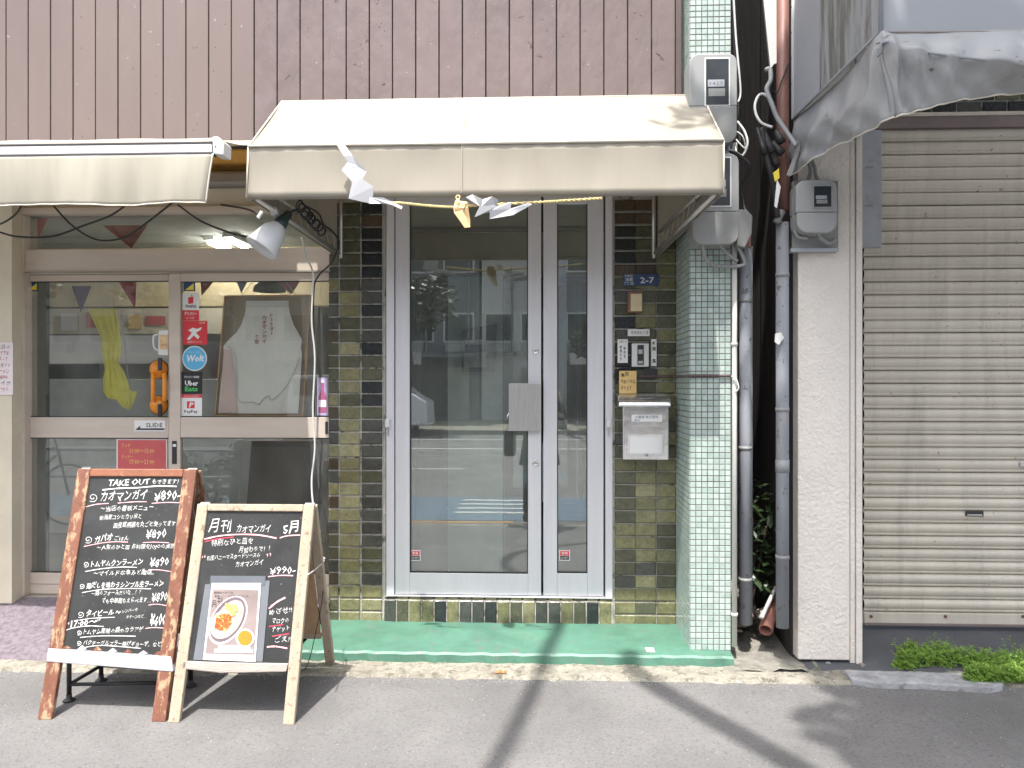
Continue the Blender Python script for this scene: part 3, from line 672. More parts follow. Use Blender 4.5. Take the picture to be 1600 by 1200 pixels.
q = MB(); cyl_px(q, 304, 560, YS1, 20, 0.0008, 40); s = tag(q.build('round_sticker', m_stkw), 'round blue delivery sticker with a white rim', 'sticker')
q = MB(); cyl_px(q, 304, 560, YS1 - 0.0006, 18.3, 0.0005, 40); q.build('disc', m_blue, s)
text('Wolt', (290, 566), (318, 565), 11.5, m_stkw, s, Y=YS1 - 0.0009, off=0.03, shear=0.2); text('デリバリーできます', (294, 552), (314, 552), 3, m_stkw, s, Y=YS1 - 0.0009)
s = sticker('sticker', m_blk, (283.5, 581), (316, 615.5), 'black square delivery sticker with white and green lettering')
text('デリバリー対応店', (288, 591), (311, 591), 4, m_stkw, s, Y=ty, off=0.02)
text('Uber', (289, 603), (309.5, 603), 8.5, m_stkw, s, Y=ty, off=0.03); text('Eats', (289, 611.5), (309, 611.5), 7.5, m_grn, s, Y=ty, off=0.03)
s = sticker('sticker', m_stkw, (282.5, 616.5), (315.5, 650), 'white payment sticker with a red top strip, lowest of the column')
pxbox('strip', m_red, s, (282.5, 616.5), (315.5, 621.5), ty, ty + 0.0005); text('ペイペイつかえます', (287, 620.8), (311, 620.8), 3.2, m_stkw, s, Y=ty - 0.0003)
pxbox('mark', m_red, s, (292, 627), (304, 638), ty, ty + 0.0005); text('P', (295, 636.5), (302, 636.5), 8, m_stkw, s, Y=ty - 0.0004, shear=0.25, off=0.03)
text('PayPay', (288, 646.5), (309, 646.5), 6, m_ink, s, Y=ty, off=0.02)
for x, y in ((41.5, YA + 0.0155), (286.5, YS1)):
    s = sticker('corner_sticker', m_navy, (x, 440.5), (x + 18.5, 455), 'small navy sticker with yellow triangle in the corner of the ' + ('left' if x < 100 else 'right') + ' sliding door', y=y)
    pxpoly('triangle', m_yel, s, [(x + 3, 453), (x + 16, 442.5), (x + 16, 453)], y - 0.0005, 0.0004)
# SLIDE plate and hours card
s = tag(pxbox('slide_sign', m_stkw, None, (210, 657), (258.5, 674), YA - 0.0015, YA - 0.0003 + 0.002), 'white plate with arrow on the middle rail of the left sliding door', 'sign')
pxpoly('arrow', m_ink, s, [(211, 672), (219, 665), (219, 669.2), (257, 669.2), (257, 672)], YA - 0.0022, 0.0006)
text('SLIDE', (228, 667.5), (254, 667.5), 7, m_ink, s, Y=YA - 0.0022, off=0.01)
s = tag(pxbox('hours_card', m_pinkpaper, None, (182, 685.5), (261, 742), YA + 0.014, YA + 0.0155), 'faded red opening hours card on the lower glass of the left sliding door', 'sign')
pxbox('card_face', m_redpaper, s, (184, 687.5), (259.3, 742), YA + 0.0132, YA + 0.0138)
yy = YA + 0.0128
text('ランチ', (190, 699), (204, 699), 6, m_yellowtxt, s, Y=yy); text('11:00～15:00', (203, 708), (241, 708), 7, m_yellowtxt, s, Y=yy)
text('ディナー', (190, 716.5), (207, 716.5), 6, m_yellowtxt, s, Y=yy); text('17:00～21:00', (203, 725), (241, 725), 7, m_yellowtxt, s, Y=yy)
# bottle sticker
s = sticker('bottle_sticker', M('lilac_print', (0.42, 0.36, 0.55), 0.6, 0.15, 40), (496, 590), (512, 649), 'lilac sticker picturing a soft drink bottle beside the tiled pier')
pxpoly('bottle', M('rose_print', (0.36, 0.10, 0.20), 0.5, 0.2, 60), s, [(501.5, 597), (506.5, 597), (506.5, 611), (510.5, 621), (510.5, 645), (497.5, 645), (497.5, 621), (501.5, 611)], ty - 0.0002, 0.0005)
pxbox('bottle_label', m_pinkpaper, s, (498, 625), (510, 636), ty - 0.0008, ty - 0.0003); pxbox('cap', m_stkw, s, (501.8, 594), (506.2, 598), ty - 0.0008, ty - 0.0003)

# apron in its frame
YAP = 4.20
af = thing('framed_apron', 'white kitchen apron with red lettering hung in a thin orange frame', 'apron', W(408, 655, YAP))
fp = [(350, 461.5), (485.5, 460), (474, 650.5), (334.5, 650.5)]
for i in range(4):
    a = W(*fp[i], YAP); b = W(*fp[(i + 1) % 4], YAP); d = (b - a).normalized(); n = Vector((-d.z, 0, d.x)) * 0.007
    MB().prism([a, b, b + n * -1, a - n], (0, 0.018, 0)).build('frame_bar', m_oframe, af)
MB().prism([W(x, y, YAP + 0.03) for x, y in [(351, 463), (484, 462), (473, 650), (336, 650)]], (0, 0.004, 0)).build('frame_backing', M('kraft_backing', (0.30, 0.21, 0.12), 0.8, 0.1), af)
outl = [(385, 471), (450, 472), (453, 490), (459, 508), (466, 520), (472, 531), (470, 545), (472, 552), (471, 565), (466, 647), (341, 647), (345, 600), (350, 560), (349, 541), (358, 530), (370, 519), (378, 505), (383, 490)]
def clothfill(outl, Y, amp, step=5):
    # rows across the outline, rippled in depth
    def span(y):
        xs = []
        for i in range(len(outl)):
            a, b = outl[i], outl[(i + 1) % len(outl)]
            if (a[1] - y) * (b[1] - y) <= 0 and a[1] != b[1]: xs.append(a[0] + (b[0] - a[0]) * (y - a[1]) / (b[1] - a[1]))
        return (min(xs), max(xs)) if xs else None
    ys_ = sorted(p[1] for p in outl); rows = []; n = 26
    y = ys_[0] + 0.01
    while y < ys_[-1]:
        s_ = span(y)
        if s_: rows.append([W(s_[0] + (s_[1] - s_[0]) * k / n, y, Y + amp * (sin(k * 0.9 + y * 0.02) * 0.6 + sin(k * 2.1 + y * 0.09) * 0.3)) for k in range(n + 1)])
        y += step
    return MB().grid(rows)
clothfill(outl, YAP + 0.012, 0.004).build('cloth', m_cloth, af, smooth=True)
pxbox('neck_band', m_stkw, af, (384, 470), (451, 479), YAP + 0.004, YAP + 0.007)
for pts in ([(356, 541), (366, 552), (370, 590), (373, 625), (395, 628), (405, 632)], [(405, 632), (412, 622), (420, 618), (424, 625), (440, 612), (455, 590), (468, 560)]):
    MB().tube(smoothpath([W(x, y, YAP + 0.002) for x, y in pts]), 0.0035, 6).build('tie', m_stkw, af, smooth=True)
pxpoly('pink_panel', m_pinkcloth, af, [(350, 545), (361, 548), (368, 600), (371, 645), (343, 645)], YAP + 0.0035, 0.001)
yt = YAP + 0.003
def vtext(s, x, y0, y1, w_, mat, par, Y):
    n = len(s); st_ = (y1 - y0) / n
    for i, ch in enumerate(s):
        if ch == 'ー': pxbox('lettering', mat, par, (x - 0.6, y0 + i * st_ + 1), (x + 0.8, y0 + (i + 1) * st_ - 1), Y, Y + 0.0005)
        else: text(ch, (x - w_ / 2, y0 + (i + 1) * st_ - 0.8), (x + w_ / 2, y0 + (i + 1) * st_ - 0.8), st_ * 0.86, mat, par, Y=Y, off=0.02)
vtext('トーキョー', 424.5, 489, 524, 4.5, m_crimson, af, yt)
vtext('カオマンガイ', 413, 493, 537, 7, m_crimson, af, yt)
vtext('食堂', 401, 523, 537.5, 7, m_crimson, af, yt)
for x0_, x1_ in ((378, 397), (462, 445)): MB().tube([W(x0_, 461, YAP), W(x1_, 438, YAP)], 0.002, 6).build('hanging_cord', m_cablew, af)

# yellow bunting, mug sticker, suction lifter
yl = [(137, 482), (181, 482), (186, 510), (190, 540), (189, 556), (184, 566), (195, 583), (201, 600), (203, 612), (214, 612), (210, 625), (203, 642), (190, 635), (182, 624), (168, 622), (161, 612), (161, 590), (164, 577), (160, 555), (157, 525), (150, 510), (143, 495)]
o = clothfill(yl, 4.22, 0.009, 2.5).build('yellow_bunting', m_yelcloth, smooth=True); tag(o, 'crumpled yellow cloth strip hanging behind the left sliding glass', 'banner')
o = MB().tube(smoothpath([W(188, 484, 4.29), W(193, 520, 4.29), (W(198, 570, 4.29)), W(205, 625, 4.29), W(208, 652, 4.29)]), 0.003, 6).build('cord', m_cablew, smooth=True); tag(o, 'thin pale cord beside the yellow cloth strip', 'cord')
mg = thing('mug_sticker', 'white beer mug cut-out on the glass above the orange suction lifter', 'sticker', W(255, 555, YA + 0.015))
y5 = YA + 0.0145
pxpoly('mug', m_stkw, mg, [(248, 517), (262.5, 516), (262.5, 555), (247, 554)], y5, 0.001)
pxpoly('beer', M('cream_print', (0.66, 0.48, 0.28), 0.6, 0.2, 60), mg, [(249, 523), (262.5, 523), (262.5, 546), (249, 546)], y5 - 0.0006, 0.0005)
MB().tube(smoothpath([W(248, 522.5, y5), W(241, 524, y5), W(239.5, 532, y5), W(241, 543, y5), W(247, 548, y5)]), 0.005, 6).build('handle', m_stkw, mg, smooth=True)
text('CHEERS', (250, 541), (262, 541), 4, m_redpaper, mg, Y=y5 - 0.0009)
sc_ = thing('suction_lifter', 'orange twin cup suction lifter stuck on the left sliding door', 'suction lifter', W(249, 650, YA))
for y in (577, 633):
    c = W(248.5, y, YA + 0.016)
    MB().lathe(c, (0, -1, 0), [(0.0, 0.052), (0.008, 0.051), (0.016, 0.044), (0.030, 0.034), (0.034, 0.0)], 28).build('cup', m_osuction, sc_, smooth=True)
    MB().lathe(c + Vector((0, 0, 0)), (0, -1, 0), [(-0.001, 0.055), (0.004, 0.055), (0.005, 0.05)], 28).build('rubber_rim', m_rubber, sc_, smooth=True)
    s_ = 1 if y < 600 else -1
    MB().obox(W(246, y - (18 if s_ > 0 else -18), 4.125), (0.022, 0, 0), (0, 0.012, 0), W(246, y + (2 if s_ > 0 else -2), 4.120) - W(246, y - (18 if s_ > 0 else -18), 4.125)).build('lever', m_black, sc_, bevel=0.003)
for x in (239, 257): MB().tube(smoothpath([W(x, 584, 4.14), W(x, 596, 4.115), W(x, 614, 4.115), W(x, 626, 4.14)]), 0.0115, 10).build('grip_bar', m_osuction, sc_, smooth=True)

# room behind the sliding doors
def room(nm, x0, x1, y0, y1, z0, z1, m): return struct(MB().box(x0, x1, y0, y1, z0, z1), nm, m)
room('room_floor', -4.5, -1.10, 4.26, 8.0, 0.0, 0.158, m_floor)
room('room_ceiling', -4.5, -1.10, 4.26, 8.0, 2.50, 2.544, m_roomgray)
room('room_wall', -1.09, -1.035, 4.26, 8.0, 0.0, 2.49, m_roomgray)
room('room_wall', -4.5, -1.10, 7.6, 7.7, 0.16, 2.49, m_roomwall)
room('room_beam', -4.5, -1.10, 6.4, 6.6, 2.0, 2.499, m_tan)
o = B('counter', m_roomgray, None, -4.3, -2.05, 5.9, 6.3, 0.16, 1.38, 0.01); tag(o, 'dark serving counter deep inside behind the left sliding glass', 'counter')
o = B('paper_banner', m_paperflat, None, XX(76, 5.85), XX(262, 5.85), 5.85, 5.853, ZZ(150, 568, 5.85), ZZ(150, 524, 5.85)); tag(o, 'long pale paper banner along the counter front', 'banner')
o = pxbox('door_curtain', m_roomdark, None, (40, 436), (74, 905), 4.32, 4.34); tag(o, 'dark curtain hanging inside at the left sliding door', 'curtain')
for i, (x, y, w_, h, c) in enumerate([(95, 490, 24, 26, m_paperflat), (135, 488, 15, 24, m_redpaper), (200, 492, 20, 22, m_note), (228, 494, 30, 14, m_redpaper), (345, 486, 24, 32, m_paperflat), (330, 540, 22, 60, m_redpaper)]):
    o = pxbox('wall_poster', c, None, (x, y), (x + w_, y + h), 6.38 if i < 4 else 7.55, 6.385 if i < 4 else 7.555)
    tag(o, ['pale poster in the dim room left of the yellow cloth', 'dim red poster partly behind the yellow cloth', 'ochre poster right of the yellow cloth', 'wide red poster left of the mug sticker', 'pale poster behind the apron frame', 'tall red poster between stickers and apron'][i], 'poster')
    if i < 4:
        pass
o = B('shelf', m_roomwall, None, -4.4, -2.1, 6.39, 6.399, ZZ(150, 522, 6.39), ZZ(150, 482, 6.39)); tag(o, 'pale wall strip carrying posters above the counter', 'shelf board')
pn = [((112, 447), (143, 447), (126, 487), (0.12, 0.06, 0.13), 'dark purple pennant behind the left sliding glass'), ((185, 440), (213, 440), (211, 482), (0.55, 0.07, 0.09), 'red pennant behind the left sliding glass'),
      ((313, 437), (336, 437), (315, 462), (0.45, 0.10, 0.08), 'dull red pennant right of the delivery stickers'), ((368, 437), (388, 437), (377, 458), (0.10, 0.20, 0.38), 'blue pennant above the apron frame'),
      ((428, 437), (470, 437), (455, 460), (0.55, 0.20, 0.26), 'pink pennant over the apron frame corner'), ((160, 352), (230, 352), (205, 388), (0.48, 0.07, 0.07), 'wide red pennant behind the transom glass'), ((56, 334), (78, 334), (60, 372), (0.45, 0.08, 0.1), 'narrow red pennant at the left of the transom glass')]
for i, (a, b, c, colr, lb) in enumerate(pn):
    o = pxpoly('pennant', M('pennant_cloth', colr, 0.8, 0.1, transl=0.3), None, [a, b, c], 4.55 + 0.01 * i, 0.002); tag(o, lb, 'pennant')
dl = MB().lathe(W(421, 437, 4.8), (0, 0, -1), [(0, 0.03), (0.02, 0.07), (0.05, 0.095), (0.075, 0.1)], 24).build('pendant_lamp', m_black, smooth=True, solid=0.003); tag(dl, 'dark dome pendant lamp above the framed apron', 'lamp')
m_tube = M('lit_tube', (0.9, 0.9, 0.9), 0.5, 0, emit=(1.0, 0.97, 0.9), est=30)
for i, (x, y) in enumerate(((-2.62, 6.1), (-2.42, 5.98))):
    t_ = thing('ceiling_light', ['left lit tube lamp on the room ceiling seen through the transom', 'right lit tube lamp on the room ceiling seen through the transom'][i], 'lamp', (x, y, 2.46))
    B('housing', m_white, t_, x - 0.04, x + 0.04, y - 0.2, y + 0.2, 2.465, 2.499)
    MB().tube([(x, y - 0.19, 2.445), (x, y + 0.19, 2.445)], 0.014, 10).build('tube', m_tube, t_, smooth=True)
bb = pxpoly('indoor_blackboard', m_chalkboard, None, [(393, 689), (511, 690), (508, 850), (381, 850)], 4.30, 0.02); tag(bb, 'black chalkboard leaning inside the lower right sliding glass', 'chalkboard')
st_ = thing('shop_stool', 'dark stool standing inside behind the left sliding glass', 'stool', (-2.9, 5.3, 0.16))
MB().lathe((-2.9, 5.3, 0.62), (0, 0, 1), [(0, 0.0), (0, 0.17), (0.04, 0.17), (0.045, 0.0)], 20).build('seat', m_black, st_)
for a in range(4):
    an = a * pi / 2 + 0.7; MB().tube([(-2.9 + 0.12 * cos(an), 5.3 + 0.12 * sin(an), 0.62), (-2.9 + 0.19 * cos(an), 5.3 + 0.19 * sin(an), 0.16)], 0.012).build('leg', m_iron, st_)

# ================================================================= LEFT RETRACTABLE AWNING
YV = 3.15
aw = thing('retractable_awning', 'ivory canvas awning with white front bar at the upper left', 'awning', (-2.4, 3.4, 2.1))
xa0 = -3.6; xa1 = XX(346, YV); zb1 = ZZ(300, 240, YV); zb2 = ZZ(300, 223, YV); zb3 = ZZ(300, 213.5, YV)
B('front_bar', m_white, aw, xa0, XX(331, YV), YV, YV + 0.05, zb1 + 0.004, zb2 - 0.003, 0.004)
B('bar_groove', m_ink, aw, xa0, XX(331, YV), YV - 0.002, YV + 0.048, zb1 - 0.002, zb1 + 0.0038)
B('bar_groove', m_ink, aw, xa0, XX(331, YV), YV - 0.002, YV + 0.048, zb2 - 0.0028, zb2 + 0.003)
e = MB().prism([W(331, 213.5, YV - 0.006), W(340, 213, YV - 0.006), W(350, 222, YV - 0.006), W(349, 242, YV - 0.006), W(333, 240, YV - 0.006)], (0, 0.08, 0)).build('end_cap', m_white, aw, bevel=0.004)
MB().lathe(W(337, 229, YV - 0.007), (0, -1, 0), [(0, 0.003), (0.002, 0.003), (0.002, 0)], 10).build('screw', m_ink, e)
rows = []
for j in range(10):
    t = j / 9; y = YV + 0.03 + t * (3.879 - YV - 0.03); z = zb3 + 0.002 + t * 0.215 - 0.03 * sin(pi * t)
    rows.append([Vector((xa0 + (XX(330, YV) - xa0) * k / 40, y, z + 0.002 * sin(k * 0.8))) for k in range(41)])
rows.insert(0, [Vector((p.x, YV + 0.004, zb2 + 0.002)) for p in rows[0]])
MB().grid(rows).build('canopy_cloth', m_cream2, aw, smooth=True, solid=0.002)
rows = []
xv1t = XX(333, YV); xv1b = XX(318, YV)
for j in range(15):
    t = j / 14; z = zb1 + (ZZ(200, 317, YV) - zb1) * t
    rows.append([Vector((xa0 + ((xv1t + (xv1b - xv1t) * t) - xa0) * k / 70, YV - 0.0 + 0.010 * t * sin(k * 0.45 + 0.5 * sin(k * 0.21)) + 0.004 * sin(k * 1.7) * t + 0.02 * t * t, z + 0.004 * t * sin(k * 0.3))) for k in range(71)])
MB().grid(rows).build('valance', m_cream2, aw, smooth=True, solid=0.002)
MB().tube([r[-1] for r in rows], 0.0035, 6).build('hem', m_creamedge, aw, smooth=True)
MB().tube([p for p in rows[-1]], 0.003, 6).build('hem', m_creamedge, aw, smooth=True)

# ================================================================= THE MAIN CANOPY
Yb = 3.72; Yf = 3.28
cn = thing('entrance_canopy', 'beige canvas canopy with tapered top over the entrance doors', 'canopy', (-0.3, 3.6, 2.1))
A0 = W(440, 157, Yb); A1 = W(1097, 150.5, Yb); F0 = W(388, 227, Yf); F1 = W(1131, 222, Yf); G0 = W(385, 307, Yf); G1 = W(1131, 303, Yf)
zt_ = (A0.z + A1.z) / 2; zf_ = (F0.z + F1.z) / 2; zg_ = (G0.z + G1.z) / 2
A0.z = A1.z = zt_; F0.z = F1.z = zf_; G0.z = G1.z = zg_
D0 = Vector((XX(528, YW), YW - 0.015, ZZ(528, 402, YW))); D1 = Vector((XX(1027, YW), YW - 0.015, ZZ(1027, 402, YW)))
def quadgrid(a, b, c, d, nu, nv, f):
    return [[(a.lerp(b, u / nu)).lerp(d.lerp(c, u / nu), v / nv) + f(u / nu, v / nv) for u in range(nu + 1)] for v in range(nv + 1)]
MB().grid(quadgrid(A0, A1, F1, F0, 60, 10, lambda u, v: Vector((0, 0, -0.010 * sin(pi * v) * (0.7 + 0.3 * cos(u * 40)) + 0.0015 * sin(u * 90) * v)))).build('top_canvas', m_cream, cn, smooth=True, solid=0.002)
MB().grid(quadgrid(F0, F1, G1, G0, 60, 8, lambda u, v: Vector((0, 0.005 * sin(pi * v) * (1 + 0.4 * sin(u * 37)) + 0.001 * sin(u * 130), 0)))).build('front_canvas', m_cream, cn, smooth=True, solid=0.002)
MB().add([A0 + Vector((0, 0, 0.001)), A1 + Vector((-0.07, 0, 0.001)), Vector((0.68, 3.8785, zt_ + 0.03)), Vector((A0.x, 3.8785, zt_ + 0.03))], [(0, 1, 2, 3)]).build('back_flashing', m_cream, cn)
for nm, A, F, G, D in (('side_canvas', A0, F0, G0, D0), ('side_canvas', A1, F1, G1, D1)):
    W_ = Vector((D.x, D.y, zs - 0.03)); 
    MB().add([A, F, G, D, W_, Vector((A.x, 3.87 if A.x < 0 else 3.73, zt_))], [(0, 1, 2), (0, 2, 3), (0, 3, 4, 5)]).build(nm, m_cream, cn, solid=0.002)
    mid = G.lerp(D, 0.97); inw = Vector((0.02 if G.x < 0 else -0.02, 0, 0.012))
    MB().tube([G.lerp(D, 0.05) + inw, mid + inw], 0.012, 10).build('frame_tube', m_steel, cn, smooth=True)
    up = Vector((0, 0, 0.055)); pts = []
    n_ = 17
    for k in range(n_): pts.append(G.lerp(D, 0.25 + 0.7 * k / n_) + inw * 1.4 + (up if k % 2 else Vector((0, 0, -0.012))))
    MB().tube(pts, 0.0025, 5).build('lacing', m_cream2, cn)
    MB().tube([G.lerp(D, 0.06) + inw + Vector((0, 0, 0.06)), G.lerp(D, 0.9) + inw + Vector((0, 0, 0.09))], 0.009, 8).build('frame_tube', m_steel, cn, smooth=True)
    MB().tube([D + inw * 1.0 + Vector((0, 0, -0.02)), D + inw + Vector((0, 0, 0.5))], 0.012, 10).build('wall_tube', m_steel, cn, smooth=True)
q = MB().tube([F0 + Vector((0, -0.003, 0.003)), F1 + Vector((0, -0.003, 0.003))], 0.0065, 8).build('piping', m_creamedge, cn, smooth=True)
for a, b in ((A0, F0), (A1, F1), (F0, G0), (F1, G1)): MB().tube([a, b], 0.004, 8).build('piping', m_creamedge, cn, smooth=True)
MB().tube([A0, A1], 0.005, 8).build('piping', m_creamedge, cn, smooth=True)
MB().tube([G0 + Vector((0, 0.022, 0.008)), G1 + Vector((0, 0.022, 0.008))], 0.012, 10).build('front_tube', m_cream, cn, smooth=True)
xm = XX(722, Yf); xmt = XX(728, Yb)
MB().tube([Vector((xmt, Yb, zt_)), Vector((xm, Yf - 0.002, zf_)), Vector((xm - 0.002, Yf - 0.0045, zg_ + 0.01))], 0.0022, 6).build('seam', m_cream2, cn)
B('rear_bar', m_steel, cn, A0.x + 0.03, A1.x - 0.13, Yb + 0.03, Yb + 0.06, zt_ - 0.06, zt_ - 0.03)

# rope with paper streamers
def cp(x, y): return (500 + x / 4.444, 200 + y / 4.444)
Yr = 3.235
rp = thing('straw_rope', 'thin straw rope strung under the canopy edge', 'rope', W(780, 320, Yr))
pts = smoothpath([W(*cp(500, 520), Yr), W(*cp(575, 522), Yr), W(*cp(750, 540), Yr), W(*cp(930, 550), Yr), W(*cp(1080, 538), Yr), W(*cp(1480, 518), Yr), W(*cp(1700, 505), Yr), W(*cp(1960, 488), Yr + 0.02)], 8)
for ph in (0, pi):
    mb = MB(); P = []
    full = []
    for i in range(len(pts) - 1):
        for k in range(6): full.append(pts[i].lerp(pts[i + 1], k / 6))
    for i, p in enumerate(full): P.append(p + Vector((0, 0.003 * cos(i * 0.55 + ph), 0.003 * sin(i * 0.55 + ph))))
    mb.tube(P, 0.0035, 6).build('strand', m_rope, rp, smooth=True)
def streamer(label, polys):
    r_ = thing('paper_streamer', label, 'paper streamer', W(*cp(*polys[0][0]), Yr - 0.02))
    for i, pl_ in enumerate(polys):
        n = len(pl_); P = []
        for k, p in enumerate(pl_): P.append(W(*cp(*p), Yr - 0.02 - 0.022 * i + 0.010 * sin(k * 1.9 + i * 2)))
        MB().add(P, [tuple(range(n))]).build('paper_fold', m_paper, r_, solid=0.0008)
streamer('white zigzag paper streamer blown up against the canopy front', [[(115, 115), (155, 90), (225, 190), (325, 300), (290, 348), (205, 262), (165, 195)], [(190, 240), (150, 293), (262, 410), (325, 300), (260, 262)], [(225, 370), (198, 490), (365, 528), (372, 408), (290, 350)], [(340, 525), (345, 480), (440, 482), (510, 515), (575, 545), (565, 565), (500, 535), (430, 525)]])
streamer('white folded paper streamer on the straw rope right of the wooden charm', [[(1012, 480), (1060, 460), (1130, 495), (1160, 520), (1110, 545)], [(1130, 495), (1195, 475), (1240, 500), (1225, 535), (1180, 560), (1120, 545)], [(1110, 540), (1072, 620), (1150, 590), (1325, 560), (1328, 515), (1240, 540)], [(1180, 570), (1178, 632), (1340, 605), (1475, 530), (1440, 520), (1310, 565)]])
ch = thing('wooden_charm', 'pale wooden charm block tied to the middle of the straw rope', 'charm', W(726, 355, Yr - 0.02))
def cq(p, dy): return W(*cp(*p), Yr + dy)
vs = [cq(p, -0.05) for p in ((930, 590), (985, 575), (1045, 690), (1005, 695))] + [cq(p, 0.0) for p in ((925, 545), (1030, 540), (1043, 640), (1010, 660))]
MB().add(vs, [(0, 1, 2, 3), (4, 5, 6, 7), (0, 1, 5, 4), (1, 2, 6, 5), (2, 3, 7, 6), (3, 0, 4, 7)]).build('block', m_wood, ch, bevel=0.002)
vs = [cq(p, -0.045) for p in ((928, 545), (1000, 555), (995, 590), (935, 600))] + [cq(p, 0.0) for p in ((940, 500), (1020, 510), (1020, 545), (935, 550))]
MB().add(vs, [(0, 1, 2, 3), (4, 5, 6, 7), (0, 1, 5, 4), (1, 2, 6, 5), (2, 3, 7, 6), (3, 0, 4, 7)]).build('cap_block', m_wood, ch, bevel=0.002)
c = cq((958, 482), -0.03); MB().tube([c + Vector((0.008 * cos(a * pi / 6), 0, 0.008 * sin(a * pi / 6))) for a in range(13)], 0.0035, 6, cap=False).build('ring', m_wood, ch, smooth=True)
MB().tube([c + Vector((0, 0, -0.008)), c + Vector((0, 0, -0.04))], 0.007, 8).build('stem', m_wood, ch, smooth=True)
MB().tube([cq((930, 560), -0.05), cq((1030, 520), -0.052)], 0.003, 6).build('binding', m_rope, ch)

# clamp lamp
YL = 3.45
lp = thing('clamp_lamp', 'white glass clamp lamp with dark socket under the canopy corner', 'lamp', W(415, 405, YL))
a = W(441, 346, YL + 0.03); b = W(408, 388, YL - 0.02); d = (b - a).normalized(); ln = (b - a).length
MB().lathe(a, d, [(0.012, 0.024), (0.03, 0.036), (0.06, 0.055), (ln * 0.8, 0.069), (ln, 0.077), (ln + 0.004, 0.073), (ln * 0.8, 0.064), (0.06, 0.05)], 36).build('shade', m_lampshade, lp, smooth=True)
MB().lathe(a, d, [(-0.055, 0.0), (-0.055, 0.017), (-0.02, 0.022), (0.0, 0.03), (0.03, 0.033), (0.032, 0.0)], 20).build('socket', m_lampdark, lp, smooth=True)
MB().lathe(a + d * 0.03, d, [(0, 0.013), (0.03, 0.016), (0.06, 0.029), (0.085, 0.028), (0.10, 0.0)], 20).build('bulb', m_stkw, lp, smooth=True)
MB().obox(W(424, 337, YL), (0.03, 0, 0.012), (0, 0.03, 0), (-0.012, 0, 0.03)).build('clamp', m_white, lp, bevel=0.003)
MB().obox(W(404, 342, YL), (0.02, 0, 0.03), (0, 0.02, 0), (-0.012, 0, 0.010)).build('plug', m_white, lp, bevel=0.003)
MB().tube(smoothpath([W(449, 335, YL), W(462, 328, YL + 0.03), W(478, 330, YL + 0.08), W(488, 345, YL + 0.2)]), 0.005, 8).build('arm', m_black, lp, smooth=True)
# cables
ca = [([(36, 314, 3.5), (25, 334, 3.7), (0, 350, 3.8), (-30, 352, 3.8)], 'black cable leaving the left edge under the ivory awning'),
      ([(-20, 358, 3.85), (0, 363, 3.85), (30, 370, 3.85), (83, 369, 3.85), (132, 352, 3.85), (172, 337, 3.8), (199, 319, 3.75)], 'longest black cable sagging across the left of the transom'),
      ([(84, 322, 3.9), (109, 349, 3.9), (139, 370, 3.9), (166, 376, 3.9), (199, 369, 3.9), (232, 346, 3.85), (270, 316, 3.8)], 'deepest sagging black cable in the middle of the transom'),
      ([(278, 320, 3.8), (315, 346, 3.75), (364, 365, 3.65), (395, 371, 3.55)], 'black cable running from the awning to the clamp lamp shade'),
      ([(345, 320, 4.0), (378, 325, 3.9), (398, 332, 3.6), (408, 342, 3.47)], 'short black cable ending at the white plug'),
      ([(478, 322, 3.6), (498, 334, 3.8), (505, 350, 3.9), (520, 362, 4.0), (529, 380, 4.05), (518, 410, 4.05), (497, 432, 4.08), (490, 460, 4.09), (491, 560, 4.09), (491, 650, 4.09)], 'black cable looping off the canopy frame and down the sliding door')]
for pts, lb in ca: cable('cable', m_rubber, pts, 0.005 if 'looping' not in lb else 0.0045, lb, 'cable', group='cables under the awnings')
cable('cable', m_cablew, [(472, 372, 3.9), (478, 400, 4.0), (489, 430, 4.07), (487, 500, 4.08), (492, 560, 4.08), (489, 640, 4.08), (492, 700, 4.08), (487, 750, 4.07), (490, 792, 4.05), (500, 830, 4.02)], 0.0055, 'white cable hanging down in front of the right sliding door', 'cable')
q = MB(); P = []
for k in range(90):
    t = k / 89; c = W(455 + 40 * t, 330 + 42 * t, 3.40 + 0.35 * t) + Vector((0.03, 0, 0.03)); P.append(c + Vector((0.02 * cos(t * 45), 0.015 * sin(t * 30), 0.025 * sin(t * 45))))
o = q.tube(P, 0.0045, 6).build('coiled_cable', m_rubber, smooth=True); tag(o, 'black cable coiled round the left canopy frame tube', 'cable')
def gz(y): return -0.004 - (3.49 - y) * 0.0537 if y < 3.49 else 0.0
# ================================================================= THINGS ON THE RIGHT TILED PIER
YT = YW - 0.012
s = tag(pxbox('address_plate', m_navy, None, (974, 428.5), (1029.5, 446), YT - 0.005, YT, 0.001), 'navy blue street number plate on the tiles above the doorbell', 'sign')
text('2-7', (1000.5, 442.5), (1022, 442.5), 9.5, m_stkw, s, Y=YT - 0.0058, off=0.015)
text('台東区', (976, 433), (989, 433), 4, m_stkw, s, Y=YT - 0.0058); text('浅草', (977, 439.5), (989, 439.5), 5.4, m_stkw, s, Y=YT - 0.0058, off=0.01); text('7丁目', (975.5, 445), (989.5, 445), 4.6, m_stkw, s, Y=YT - 0.0058)
s = tag(pxbox('junction_cover', m_brownpipe, None, (981, 455), (1004, 488), YT - 0.035, YT, 0.003), 'small tan box below the navy number plate', 'wall box')
pxbox('face', m_tan, s, (985.5, 459), (1003.5, 486), YT - 0.041, YT - 0.036, 0.002)
s = tag(pxbox('name_strip', m_paperflat, None, (981, 514.5), (1015, 525), YT - 0.006, YT, 0.001), 'narrow cream name strip above the doorbell', 'sign')
text('有限会社三浦', (986, 522.5), (1013, 522.5), 5.5, m_ink, s, Y=YT - 0.0065)
